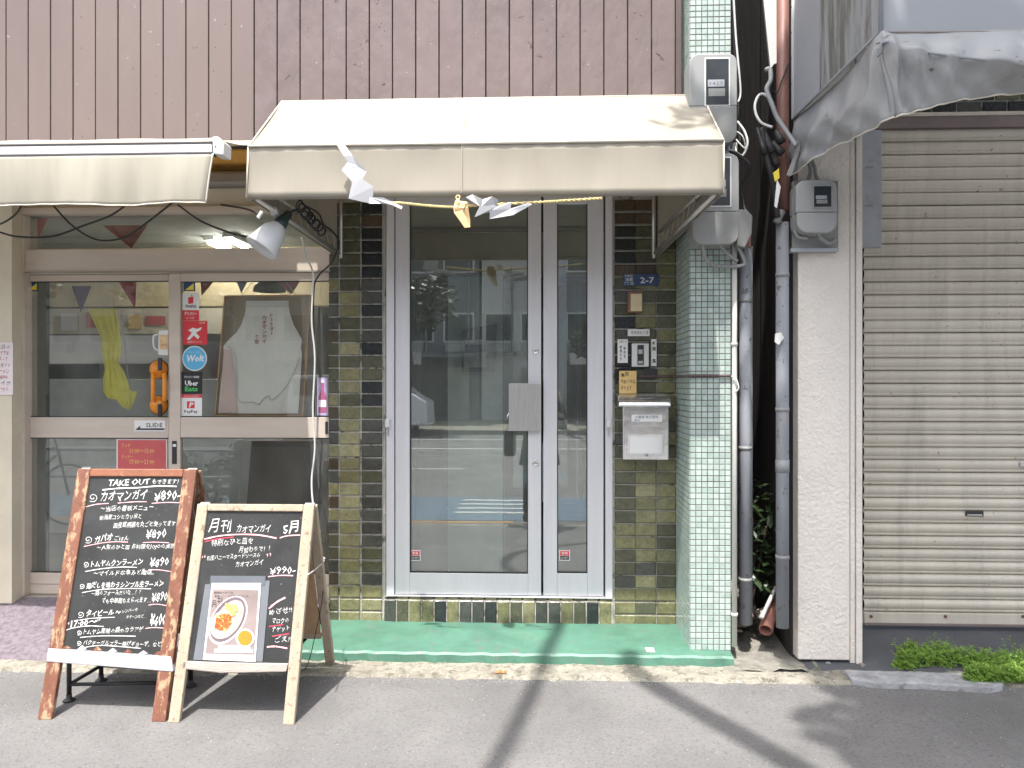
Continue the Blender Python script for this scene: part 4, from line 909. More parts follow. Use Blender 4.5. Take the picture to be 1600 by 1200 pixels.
s = tag(pxbox('notice_strip', m_paperflat, None, (965, 530), (981, 567), YT - 0.004, YT, 0.001), 'vertical gray notice left of the doorbell', 'sign')
text('お知らせ', (967, 536), (979, 536), 4.5, m_ink, s, Y=YT - 0.0045)
vtext('御用の方', 970, 540, 564, 3.6, m_ink, s, YT - 0.0048); vtext('呼鈴を', 976, 542, 560, 3.4, m_ink, s, YT - 0.0048)
s = tag(pxbox('notice_strip', m_stkw, None, (1017.5, 530), (1026, 572), YT - 0.004, YT, 0.001), 'narrow white vertical strip right of the doorbell', 'sign')
vtext('新', 1022, 533, 540, 5, m_ink, s, YT - 0.0048); vtext('聞', 1022, 542, 549, 5, m_ink, s, YT - 0.0048); vtext('無', 1022, 560, 568, 5, m_ink, s, YT - 0.0048)
ic = thing('doorbell', 'white doorbell unit with dark centre panel on the tiled pier', 'doorbell', W(1001, 575, YT))
pxbox('back_plate', m_black, ic, (985.5, 535), (1016, 575.5), YT - 0.006, YT)
pxbox('body', m_white, ic, (987.5, 536.5), (1014, 573), YT - 0.03, YT - 0.0065, 0.004)
f = pxbox('panel', m_black, ic, (996, 539), (1006, 570), YT - 0.034, YT - 0.0305, 0.001)
pxbox('button', m_steel, f, (997.5, 546), (1004, 553), YT - 0.037, YT - 0.0345, 0.001); pxbox('speaker', m_steel, f, (997.5, 564), (1004.5, 568), YT - 0.036, YT - 0.0345)
cable('doorbell_wire', m_rubber, [(963, 600, YT), (961, 585, YT - 0.01), (968, 576, YT - 0.01), (982, 575, YT - 0.01), (985, 570, YT)], 0.004, 'black wire loop beside the yellow note', 'cable')
o = tag(pxbox('wire_clip', m_black, None, (1007, 576), (1026, 592), YT - 0.008, YT), 'black cable clip on the tiles below the doorbell', 'clip')
YN = 3.985
s = tag(pxbox('yellow_note', m_note, None, (967.5, 579.5), (994.5, 615), YT - 0.009, YT - 0.007), 'yellow handwritten note above the mailbox lid', 'note')
for i, t_ in enumerate(['書類', '宅配の方は', 'あります']): text(t_, (970, 588.5 + i * 10.5), ((983, 993, 987)[i], 588.5 + i * 10.5), 6.5, m_ink, s, Y=YT - 0.0098, jit=0.06)
mb_ = thing('mailbox', 'stainless steel mailbox with curved lid on the tiled pier', 'mailbox', W(1009, 720, YT))
y0 = YT - 0.11
pxbox('body', m_chrome, mb_, (973.5, 634), (1045.5, 719), y0, YT - 0.001, 0.006)
prof = []
for k in range(9):
    a = k / 8 * pi / 2; prof.append((y0 - 0.018 + 0.10 * (1 - cos(a)) , ZZ(1009, 634, y0) + 0.058 * sin(a)))
xa_, xb_ = XX(966.5, y0), XX(1047.5, y0)
P = [Vector((xa_, y, z)) for y, z in prof] + [Vector((xa_, YT - 0.002, prof[-1][1])), Vector((xa_, YT - 0.002, prof[0][1] - 0.004)), Vector((xa_, prof[0][0], prof[0][1] - 0.004))]
MB().prism(P, (xb_ - xa_, 0, 0)).build('lid', m_chrome, mb_, bevel=0.003, auto=True)
s = pxbox('name_label', m_stkw, mb_, (987, 648), (1034.5, 659), y0 - 0.002, y0 - 0.0005)
text('大黒様 株式会社', (992, 654.5), (1029, 653.5), 5, m_navy, s, Y=y0 - 0.0028); text('御中', (991, 658.5), (1000, 658.5), 3.4, m_navy, s, Y=y0 - 0.0028)
f = pxbox('front_panel', m_white, mb_, (981, 679), (1037, 712), y0 - 0.006, y0 - 0.0005, 0.003)
pxbox('nameplate', m_stkw, f, (984, 682), (1034, 709), y0 - 0.009, y0 - 0.0065, 0.002)
MB().lathe(W(1009.5, 710, y0 - 0.0005), (0, -1, 0), [(0, 0.009), (0.008, 0.009), (0.008, 0.005), (0.011, 0.005), (0.011, 0)], 16).build('lock', m_steel, mb_, smooth=True)

# ================================================================= METERS AND PIPES ROUND THE PILLAR
def meter(label, x0, x1, y0p, y1p, win, Yp, depth, split, par=None, lowmat=m_meterd):
    a = W(x0, y0p, Yp); b = W(x1, y1p, Yp)
    t_ = thing('electricity_meter', label, 'meter', ((a.x + b.x) / 2, Yp + depth / 2, b.z))
    cx, cz = (a.x + b.x) / 2, (a.z + b.z) / 2; hx, hz_ = (b.x - a.x) / 2, (a.z - b.z) / 2
    def rr_(x0_, x1_, z0_, z1_, rt, rb, n=6):
        P = []
        for (cx_, cz_, r_, a0) in ((x1_ - rt, z1_ - rt, rt, 0), (x0_ + rt, z1_ - rt, rt, 90), (x0_ + rb, z0_ + rb, rb, 180), (x1_ - rb, z0_ + rb, rb, 270)):
            for k in range(n + 1):
                an = radians(a0 + 90 * k / n); P.append(Vector((cx_ + r_ * cos(an), Yp, cz_ + r_ * sin(an))))
        return P
    zsp = ZZ((x0 + x1) / 2, split, Yp)
    MB().prism(rr_(a.x, b.x, zsp + 0.001, a.z, 0.045, 0.006), (0, depth, 0)).build('case', m_meter, t_, bevel=0.012, seg=3, auto=False)
    MB().prism([p + Vector((0, -0.008, 0)) for p in rr_(a.x + 0.002, b.x - 0.002, b.z, zsp - 0.001, 0.006, 0.05)], (0, depth + 0.006, 0)).build('terminal_cover', lowmat, t_, bevel=0.012, seg=3)
    wx0, wy0, wx1, wy1 = win
    fr_ = pxbox('window_frame', m_stkw if lowmat is m_meterd else m_meter, t_, (wx0, wy0), (wx1, wy1), Yp - 0.005, Yp - 0.0005, 0.002)
    pxbox('window', m_win, fr_, (wx0 + 2.2, wy0 + 2.2), (wx1 - 2.2, wy1 - 2.2), Yp - 0.0075, Yp - 0.0055)
    d_ = pxbox('dial_plate', m_bluegray, fr_, (wx0 + 5, wy0 + (wy1 - wy0) * 0.46), (wx1 - 9, wy0 + (wy1 - wy0) * 0.6), Yp - 0.009, Yp - 0.0078)
    pxbox('dial_plate', m_meterd, fr_, (wx0 + 6, wy0 + (wy1 - wy0) * 0.64), (wx1 - 8, wy0 + (wy1 - wy0) * 0.8), Yp - 0.009, Yp - 0.0078)
    text('0 4 2 7', (wx0 + 7, wy0 + (wy1 - wy0) * 0.57), (wx1 - 12, wy0 + (wy1 - wy0) * 0.57), (wy1 - wy0) * 0.07, m_ink, fr_, Y=Yp - 0.0093)
    return t_
m1 = meter('upper gray electricity meter on the mosaic pillar above the canopy', 1077, 1152, 84, 224, (1101, 90, 1141, 165), YP - 0.14, 0.13, 166)
m2 = meter('pale electricity meter on the mosaic pillar beside the canopy corner', 1081, 1155, 240, 382, (1098, 245, 1143, 323), YP - 0.14, 0.13, 331)
jb = pxpoly('junction_box', m_meterd, None, [(1154, 327), (1167, 327), (1176, 337), (1175, 365), (1164, 387), (1151, 383)], YP - 0.08, 0.07, bevel=0.005); tag(jb, 'octagonal gray junction box beside the pale meter', 'junction box')
for pts, lb in (([(1098, 378, 3.62), (1101, 400, 3.66), (1112, 413, 3.7), (1135, 416, 3.71), (1158, 415, 3.71), (1163, 408, 3.71), (1153, 385, 3.7)], 'gray conduit curving under the pale meter, outer loop'), ([(1124, 380, 3.62), (1132, 392, 3.68), (1144, 402, 3.7), (1152, 408, 3.71)], 'gray conduit curving under the pale meter, inner loop')):
    cable('meter_conduit', m_meterd, pts, 0.009, lb, 'conduit', n=10)
cable('cable', m_cablew, [(1152, 190, 3.7), (1163, 205, 3.68), (1168, 225, 3.67), (1160, 243, 3.68), (1147, 236, 3.66), (1138, 233, 3.64)], 0.006, 'white cable looping between the two pillar meters', 'cable')
cable('cable', m_cablew, [(1150, 205, 3.7), (1161, 214, 3.69), (1165, 232, 3.69), (1156, 225, 3.69), (1150, 218, 3.7)], 0.004, 'thin white cable curl beside the pillar meters', 'cable')
cable('cable', m_rubber, [(1140, 235, 3.66), (1162, 248, 3.66), (1171, 260, 3.67), (1166, 275, 3.7), (1158, 290, 3.72), (1162, 320, 3.72), (1165, 330, 3.7)], 0.008, 'dark cable dropping behind the pale meter', 'cable')
cable('cable', m_cablew, [(1146, -10, 3.72), (1150, 60, 3.72), (1157, 140, 3.72), (1153, 160, 3.71)], 0.005, 'white cable coming down to the upper pillar meter', 'cable')
cable('cable', m_rubber, [(1145, -10, 3.76), (1146, 40, 3.76), (1149, 90, 3.76), (1153, 140, 3.76), (1156, 230, 3.76)], 0.010, 'black cable running down the pillar edge', 'cable')
o = MB().tube([W(1147.5, 224, 3.735), W(1147.5, 1010, 3.735)], 0.0125, 12).build('cream_conduit', m_conduit, smooth=True); tag(o, 'cream conduit pipe along the right edge of the mosaic pillar', 'pipe')
for y in (538, 960): MB().lathe(W(1147.5, y, 3.735) , (0, 0, 1), [(-0.008, 0.0135), (-0.008, 0.016), (0.008, 0.016), (0.008, 0.0135)], 14).build('collar', m_conduit, o, smooth=True)
dp = thing('downpipe', 'gray downpipe between the mosaic pillar and the dark gap', 'pipe', W(1164, 975, 3.80))
MB().tube([W(1164.5, 385, 3.80), W(1164.5, 975, 3.80)], 0.029, 18).build('pipe', m_pipe, dp, smooth=True)
MB().tube([W(1172, 385, 3.82), W(1172, 975, 3.82)], 0.012, 10).build('pipe_rib', m_pipe, dp, smooth=True)
pxbox('bracket', m_brownpipe, dp, (1160, 368), (1174, 386), 3.77, 3.83, 0.003)
cable('cable', m_conduit, [(1143, 588, 3.72), (1150, 592, 3.71), (1154, 606, 3.71), (1150, 612, 3.72)], 0.004, 'small cream cable end hanging beside the conduit', 'cable')
# right downpipe
rp_ = thing('downpipe', 'gray downpipe beside the white stucco pier', 'pipe', W(1222, 990, 3.70))
MB().tube([W(1222.5, 348, 3.68), W(1222.5, 980, 3.68)], 0.0295, 18).build('pipe', m_pipe, rp_, smooth=True)
MB().lathe(W(1222.5, 728, 3.68), (0, 0, 1), [(-0.03, 0.03), (-0.03, 0.0315), (0.03, 0.0315), (0.03, 0.03)], 18).build('collar', m_pipe, rp_, smooth=True)
MB().tube([W(1217, 345, 3.66), W(1213, 348, 3.65), W(1222, 330, 3.66)], 0.018, 8).build('joint', m_meterd, rp_, smooth=True)
q = MB().prism([W(x, y, 3.64) for x, y in ((1212, 521), (1221, 519), (1225, 528), (1217, 539), (1211, 534))], (0, 0.01, 0)).build('tape_scrap', m_white, rp_)
for par_, px_, Y_, ys_ in ((dp, 1164.5, 3.80, (470, 700, 905)), (rp_, 1222.5, 3.68, (430, 640, 870))):
    for y_ in ys_:
        MB().lathe(W(px_, y_, Y_), (0, 0, 1), [(-0.009, 0.0295), (-0.009, 0.0315), (0.009, 0.0315), (0.009, 0.0295)], 18).build('clamp_band', m_meterd, par_, smooth=True)
bp_ = MB().tube([W(1223, -20, 3.70), W(1223, 200, 3.70), W(1226, 330, 3.70)], 0.028, 16).build('brown_downpipe', m_brownpipe, smooth=True); tag(bp_, 'reddish brown downpipe above the gap beside the gray canvas', 'pipe')
cable('cable', m_meter, [(1196, 110, 3.66), (1203, 108, 3.66), (1204, 125, 3.64), (1198, 140, 3.63), (1207, 165, 3.62), (1215, 185, 3.62), (1232, 210, 3.6), (1244, 228, 3.58)], 0.011, 'thick gray cable crossing the brown downpipe', 'cable', n=8)
cable('cable', m_cablew, [(1207, 168, 3.63), (1198, 150, 3.63), (1187, 148, 3.63), (1180, 162, 3.63), (1181, 178, 3.63), (1190, 192, 3.62), (1207, 199, 3.6)], 0.0065, 'white cable hooked in a loop above the black insulators', 'cable', n=8)
cable('cable', m_rubber, [(1232, 100, 3.66), (1222, 125, 3.66), (1214, 145, 3.66), (1206, 140, 3.66)], 0.004, 'thin black cable crossing the brown downpipe', 'cable')
for i, (pa, pb, r_, lb) in enumerate((((1183, 200), (1195, 240), 0.012, 'long black sleeve leftmost of the wrapped joints'), ((1193, 205), (1206, 238), 0.017, 'second black wrapped cable joint'), ((1212, 205), (1222, 222), 0.02, 'upper right black wrapped cable joint'), ((1206, 222), (1222, 240), 0.019, 'middle right black wrapped cable joint'), ((1203, 240), (1214, 258), 0.019, 'lowest black wrapped cable joint'))):
    a = W(*pa, 3.60 + i * 0.008); b = W(*pb, 3.58 + i * 0.008)
    o = MB().tube([a, a.lerp(b, 0.3), a.lerp(b, 0.7), b], [r_ * 0.6, r_ * 0.8, r_, r_ * 0.9], 12).build('cable_joint', m_rubber, smooth=True); tag(o, lb, 'cable joint', 'black wrapped joints beside the brown downpipe')
cable('cable', m_rubber, [(1190, 200, 3.6), (1196, 240, 3.6), (1204, 270, 3.6), (1210, 300, 3.62), (1215, 340, 3.64)], 0.014, 'dark bundled cable dropping to the gray downpipe', 'cable', n=8)
o = tag(pxpoly('cable_tag', m_yel, None, [(1208, 270), (1217, 263), (1218, 278), (1211, 284)], 3.57, 0.004), 'small yellow tag among the black cable joints', 'tag')
o = tag(pxpoly('cable_label', m_stkw, None, [(1214, 280), (1220, 292), (1214, 325), (1210, 322)], 3.57, 0.003), 'long white label hanging below the yellow tag', 'tag')
o = tag(pxpoly('sky_sliver', m_white, None, [(1191, -20), (1216, -20), (1216, 98), (1209, 100), (1204, 108), (1199, 60)], 3.9, 0.02), 'bright sky stood in for by a white flashing at the top of the gap', 'backdrop')  # bright sky in the gap, put in as a white sheet
# gap: back closure, rubble, plant
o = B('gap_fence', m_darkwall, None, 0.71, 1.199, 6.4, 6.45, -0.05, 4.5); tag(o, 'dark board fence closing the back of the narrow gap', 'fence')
o = MB().tube([W(1196, 985, 3.76), W(1213, 925, 4.0)], 0.030, 16, cap=False).build('broken_pipe', m_clay, smooth=True, solid=0.004); tag(o, 'short broken brown pipe lying in the gap', 'pipe')
o = MB().tube([W(1190, 965, 3.74), W(1212, 918, 3.92)], 0.010, 8).build('white_pipe_piece', m_cablew, smooth=True); tag(o, 'thin white pipe piece leaning on the brown pipe', 'pipe')
for i in range(16):
    x = U(1176, 1212); y = U(905, 940); YY = 4.15 + 0.9 * R(); c = Vector((U(0.98, 1.15), U(3.9, 4.15), U(0.0, 0.12))); r_ = U(0.02, 0.05)
    q = MB(); vs = [c + Vector((U(0.6, 1) * r_ * sx, U(0.6, 1) * r_ * sy, 0.04 + (0.02 if sz < 0 else r_ * U(0.8, 1.6)))) for sx in (-1, 1) for sy in (-1, 1) for sz in (-1, 1)]
    q.add(vs, [(0, 1, 3, 2), (4, 6, 7, 5), (0, 4, 5, 1), (2, 3, 7, 6), (0, 2, 6, 4), (1, 5, 7, 3)])
    o = q.build('rubble_stone', m_rubble, bevel=0.006); tag(o, 'brownish rubble stone lying on the floor of the narrow gap', 'stone', 'rubble stones in the gap')
def leaf(q, c, d, L, w_, up):
    d = d.normalized(); s_ = d.cross(up).normalized(); n = s_.cross(d)
    q.add([c, c + d * L * 0.35 + s_ * w_ - n * 0.1 * L, c + d * L * 0.7 + s_ * w_ * 0.7 - n * 0.15 * L, c + d * L - n * 0.3 * L, c + d * L * 0.7 - s_ * w_ * 0.7 - n * 0.15 * L, c + d * L * 0.35 - s_ * w_ - n * 0.1 * L, c + d * L * 0.5], [(0, 1, 6, 5), (1, 2, 6), (2, 3, 4, 6), (4, 5, 6)])
gp = thing('gap_plant', 'dark glossy leaved plant growing deep in the narrow gap', 'plant', (1.08, 4.1, 0.05))
q = MB()
for i in range(170):
    c = Vector((U(1.0, 1.17), U(3.88, 4.2), U(0.3, 0.85))); d = Vector((U(-1, 1), U(-1, 0.2), U(-0.6, 0.5))); leaf(q, c, d, U(0.045, 0.085), U(0.012, 0.020), Vector((0, 0, 1)))
q.build('foliage', m_leafd, gp, kind='stuff')
for i in range(5): MB().tube([(1.08 + U(-0.03, 0.03), 4.1, 0.04), (1.08 + U(-0.06, 0.06), 4.08 + U(-0.1, 0.1), U(0.5, 0.75))], 0.006, 6).build('stem', m_bark, gp)

# ================================================================= RIGHT BUILDING
YQ = 3.70
rb = thing('stucco_building', 'white stucco building with roller shutter at the right', 'building', (2.3, 4.4, 0.0))
xq0 = 1.205; xq1 = XX(1328, YQ); xq2 = XX(1338, YQ); xq3 = XX(1347.5, YQ); zq = ZZ(1290, 1028, YQ) - 0.01
B('pier', m_stucco, rb, xq0, xq1, YQ, 4.3, zq, 4.2, 0.004)
B('pier_strip', m_stucco, rb, xq1 + 0.004, xq2 - 0.003, YQ + 0.006, 4.3, zq - 0.02, 4.2, 0.003)
B('pier_strip', m_stucco, rb, xq2, xq3, YQ - 0.002, 4.3, zq - 0.02, 4.2, 0.003)
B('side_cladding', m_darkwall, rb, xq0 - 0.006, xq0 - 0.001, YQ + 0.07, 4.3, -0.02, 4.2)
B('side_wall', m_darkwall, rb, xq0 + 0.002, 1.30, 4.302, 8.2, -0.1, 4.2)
B('upper_wall', m_stucco, rb, xq3 + 0.001, 4.4, 4.12, 4.3, ZZ(1450, 196, 4.1), 4.2)
sh = thing('roller_shutter', 'closed beige roller shutter under the gray canvas awning', 'shutter', (2.6, 4.1, 0.06))
YH = 4.09
z0 = ZZ(1400, 975, YH); pzs = 19.72 / 1200 * YH * 0.987; x0 = XX(1349, YH); x1 = 4.3
ztopS = ZZ(1400, 212, YH); n = int((ztopS - z0 - 0.07) / pzs) + 1
B('bottom_bar', m_shutter, sh, x0, x1, YH - 0.012, YH + 0.02, z0, z0 + 0.062, 0.003)
B('bottom_lip', m_mauve, sh, x0, x1, YH - 0.022, YH - 0.0125, z0 - 0.002, z0 + 0.01, 0.001)
for k in (1361, 1477, 1598): MB().lathe(W(k, 963, YH - 0.0125), (0, -1, 0), [(0, 0.008), (0.005, 0.008), (0.005, 0)], 10).build('bolt', m_clay, sh)
src = None
prof = [(0.014, 0.0), (0.004, 0.002), (0.0, 0.006), (-0.003, 0.013), (0.0, 0.0155), (-0.004, 0.019), (-0.010, 0.030), (-0.012, 0.042), (-0.010, 0.053), (-0.003, 0.0605), (0.006, 0.0635), (0.014, 0.0645)]
sc2 = pzs / 0.0655
for i in range(n):
    zz_ = z0 + 0.0625 + i * pzs
    if src is None:
        P = [(y, z * sc2) for y, z in prof]
        q = MB(); m_ = len(P); vs = [(x0 - 2.5, y, z) for y, z in P] + [(x1 - 2.5, y, z) for y, z in P]
        q.add(vs, [(k, k + 1, k + 1 + m_, k + m_) for k in range(m_ - 1)])
        ob = q.build('slat', m_shutter, sh); src = ob.data; src.transform(Matrix.Translation(org(sh)))
        src.polygons.foreach_set('use_smooth', [True] * len(src.polygons))
    else:
        ob = bpy.data.objects.new('slat', src); COL.objects.link(ob); ob.parent = sh
    ob.location = Vector((2.5, YH + U(-0.001, 0.001), zz_ + U(-0.0012, 0.0012))) - org(sh); ob.rotation_euler = (U(-0.03, 0.03), 0, U(-0.0006, 0.0006))
zsl = z0 + 0.0625 + n * pzs
B('backing', m_gap, sh, x0, x1, YH + 0.02, YH + 0.03, z0, zsl + 0.2)
B('lintel', m_mauve, sh, x0 - 0.02, x1, YH - 0.03, YH + 0.02, zsl - 0.004, zsl + 0.055, 0.003)
B('lintel_lip', m_shutter, sh, x0 - 0.02, x1, YH - 0.034, YH + 0.0, zsl + 0.0555, zsl + 0.075, 0.003)
kh = pxbox('handle', m_black, sh, (1509, 798.5), (1537, 807), YH - 0.016, YH - 0.011, 0.001)
pxbox('handle_recess', m_steel, kh, (1511.5, 803.5), (1535, 806), YH - 0.0175, YH - 0.0163)
pxbox('lock', m_steel, sh, (1594, 721), (1612, 730), YH - 0.02, YH - 0.012, 0.003)
# brick course over the shutter
bk_ = thing('brick_band', 'dark glazed brick band above the roller shutter', 'wall', (2.6, 4.1, 2.8))
B('backing', m_grout, bk_, xq3 + 0.001, 4.3, 4.10, 4.118, zsl + 0.076, zsl + 0.45)
for r in range(5):
    for c in range(22):
        xx = xq3 + 0.01 + c * 0.128 + (0.064 if r % 2 else 0)
        if xx + 0.12 < 4.25: tile(xx, xx + 0.1175, zsl + 0.085 + r * 0.062, zsl + 0.085 + r * 0.062 + 0.0525, pick([('char', 3), ('black', 3), ('moss', 1)]), bk_, 4.09, 0.012)
fp_ = tag(pxbox('metal_panel', m_bluegray, None, (1347, 203), (1378, 386), 3.99, 4.03, 0.003), 'blue gray metal panel at the top left of the roller shutter', 'panel')
for y in (260, 320): pxbox('dent', m_meterd, fp_, (1352, y), (1364, y + 3), 3.9885, 3.9895)
# pier meter
bd = thing('meter_board', 'gray back board carrying the meter on the stucco pier', 'meter board', W(1275, 392, YQ))
pxbox('board', m_meterd, bd, (1238, 283), (1310, 390), YQ - 0.03, YQ - 0.001, 0.002); pxbox('board_lip', m_bluegray, bd, (1236, 388), (1311, 393), YQ - 0.05, YQ - 0.002, 0.001)
mt = meter('gray electricity meter on the white stucco pier below the gray canvas', 1244, 1308, 281, 364, (1270, 289, 1301, 325), YQ - 0.13, 0.098, 332, lowmat=m_meter)
for pts, lb in (([(1262, 250, 3.66), (1266, 262, 3.65), (1265, 275, 3.64), (1255, 287, 3.63), (1242, 297, 3.62), (1241, 340, 3.62), (1245, 368, 3.62), (1262, 372, 3.62)], 'gray cable bending round the left of the pier meter'), ([(1268, 248, 3.66), (1273, 262, 3.65), (1275, 274, 3.63), (1280, 284, 3.6)], 'short gray cable entering the pier meter from above'), ([(1277, 362, 3.60), (1282, 372, 3.62), (1295, 380, 3.64), (1305, 374, 3.65)], 'gray cable curving under the pier meter')):
    cable('meter_cable', m_meterd, pts, 0.009, lb, 'cable', n=8)
MB().lathe(W(1278, 366, YQ - 0.09), (0, -1, 0), [(0, 0.009), (0.02, 0.009), (0.02, 0.004), (0.018, 0)], 12).build('seal', m_steel, mt)

# gray canvas awning
ga = thing('gray_awning', 'weathered gray vinyl awning with a wrinkled skirt at the upper right', 'awning', (2.3, 3.2, 2.3))
colsP = [((1241, 186, 3.66), (1239, 225, 3.67), (1234, 276, 3.68)), ((1290, 146, 3.33), (1292, 190, 3.31), (1284, 240, 3.36)), ((1333, 104, 3.0), (1340, 158, 2.97), (1340, 213, 3.0)), ((1373, 52, 2.74), (1376, 72, 2.70), (1394, 184, 2.74)),
         ((1395, 51.5, 2.74), (1405, 76, 2.67), (1425, 176, 2.73)), ((1450, 50.5, 2.74), (1460, 85, 2.65), (1470, 163, 2.75)), ((1530, 47, 2.74), (1530, 94, 2.65), (1530, 152, 2.76)), ((1620, 44, 2.74), (1620, 104, 2.66), (1620, 145, 2.76)), ((1710, 44, 2.74), (1710, 106, 2.66), (1710, 147, 2.76))]
colsP += [((1710 + 90 * k, 44, 2.74), (1710 + 90 * k, 107, 2.66), (1710 + 90 * k, 149, 2.76)) for k in range(1, 11)]
ctl = [[W(*p) for p in c] for c in colsP]
tops = smoothpath([c[0] for c in ctl], 14); mids = smoothpath([c[1] for c in ctl], 14); bots = smoothpath([c[2] for c in ctl], 14)
rows = []; NV = 30
for j in range(NV + 1):
    t = j / NV; row = []
    for i in range(len(tops)):
        if t < 0.3: p = tops[i].lerp(mids[i], t / 0.3)
        else: p = mids[i].lerp(bots[i], (t - 0.3) / 0.7)
        s_ = i / 14
        corner = math.exp(-((s_ - 3.05) / 0.5) ** 2)
        fold = 0.018 * sin(s_ * 7 + t * 4.5) * sin(pi * t) + 0.006 * sin(s_ * 9 - t * 11) * t + 0.003 * sin(s_ * 17 + t * 19) * (t ** 2)
        fold += 0.03 * sin(pi * t) * (0.5 + 0.5 * sin((s_ - 3) * 2.2 - 2.8 * t)) * (1 - corner)
        edge = 0.0012 * sin(s_ * 5) * t ** 4
        side = 1 if s_ < 3 else 0
        d_ = Vector((-1, -0.3, 0)) if side else Vector((0, -1, 0))
        row.append(p + d_ * fold + Vector((0, 0, edge)))
    rows.append(row)
MB().grid(rows).build('skirt', m_graycanvas, ga, smooth=True, solid=0.002)
MB().tube(rows[-1], 0.0035, 6).build('hem', m_creamedge, ga, smooth=True)
ci = 14 * 3 + 3
MB().tube([rows[j][ci - 1] + Vector((0, -0.003, 0)) for j in range(3, NV + 1)], 0.003, 6).build('seam', m_pipe, ga, smooth=True)
MB().tube([p + Vector((0, -0.006, 0)) for p in mids[42:]], 0.005, 6).build('ridge_piping', m_grayclean, ga, smooth=True)
c0, c3, c8 = ctl[0][0], ctl[3][0], ctl[-1][0]
ztw = 3.75
def up_(p, z): return Vector((p.x, p.y, z))
wl = c0 + Vector((0, 0, 0)); cl = c3 + Vector((0.005, 0, 0))
half = wl.lerp(cl, 0.36); h2 = wl.lerp(cl, 0.40)
sidepts = quadgrid(up_(wl, ztw), up_(half, ztw), half, wl, 6, 8, lambda u, v: Vector((0, 0, 0)))
MB().grid(sidepts).build('side_panel', m_grayclean, ga, smooth=True)
MB().grid(quadgrid(up_(half, ztw), up_(cl, ztw), cl, half, 12, 12, lambda u, v: Vector((-0.006 * sin(pi * v) * sin(pi * u), 0, 0)))).build('side_panel', m_graystain, ga, smooth=True)
MB().grid(quadgrid(up_(cl, ztw), up_(c8, ztw), c8, cl, 20, 8, lambda u, v: Vector((0, -0.01 * sin(pi * v) * sin(pi * u), 0)))).build('front_panel', m_grayclean, ga, smooth=True)
MB().tube([up_(cl, ztw), cl + Vector((0, -0.004, 0.0))], 0.009, 8).build('corner_tube', m_grayclean, ga, smooth=True)
MB().tube([cl + Vector((0, -0.004, 0)), c8 + Vector((0, -0.004, 0))], 0.004, 6).build('seam', m_mauve, ga, smooth=True)
MB().tube([wl + Vector((-0.004, 0, 0.0)), cl + Vector((-0.006, 0, 0))], 0.006, 6).build('frame_piping', m_grayclean, ga, smooth=True)
MB().tube([up_(wl, ztw) + Vector((-0.005, 0, 0)), wl + Vector((-0.005, 0, 0))], 0.009, 8).build('wall_piping', m_white, ga, smooth=True)
q = MB().add([up_(wl, ztw), up_(cl, ztw), up_(c8, ztw), Vector((c8.x, 3.69, ztw + 0.3)), Vector((wl.x, 3.69, ztw + 0.3))], [(0, 1, 2, 3, 4)]).build('top_panel', m_grayclean, ga)
q = MB()
for a_, b_, c__ in ((1236, 268, 3.65), ):
    P = [W(x, y, 3.6) for x, y in ((1245, 215), (1252, 222), (1248, 240), (1236, 275), (1229, 273), (1240, 245))]
    q.prism(P, (0, 0.006, 0))
q.build('loose_flap', m_graycanvas, ga)
for k in range(8):
    t = k / 8; p = up_(wl, 0) ; zz_ = 2.75 + k * 0.12
    MB().lathe(Vector((wl.x - 0.012, wl.y, zz_)), (-1, 0, 0), [(0, 0.004), (0.002, 0.004), (0.002, 0)], 8).build('rivet', m_ink, ga)
MB().tube([W(1370, 68, 2.70), W(1376, 66, 2.68), W(1378, 82, 2.68), W(1372, 88, 2.7), W(1368, 76, 2.7)], 0.004, 6).build('corner_knot', m_pipe, ga, smooth=True)

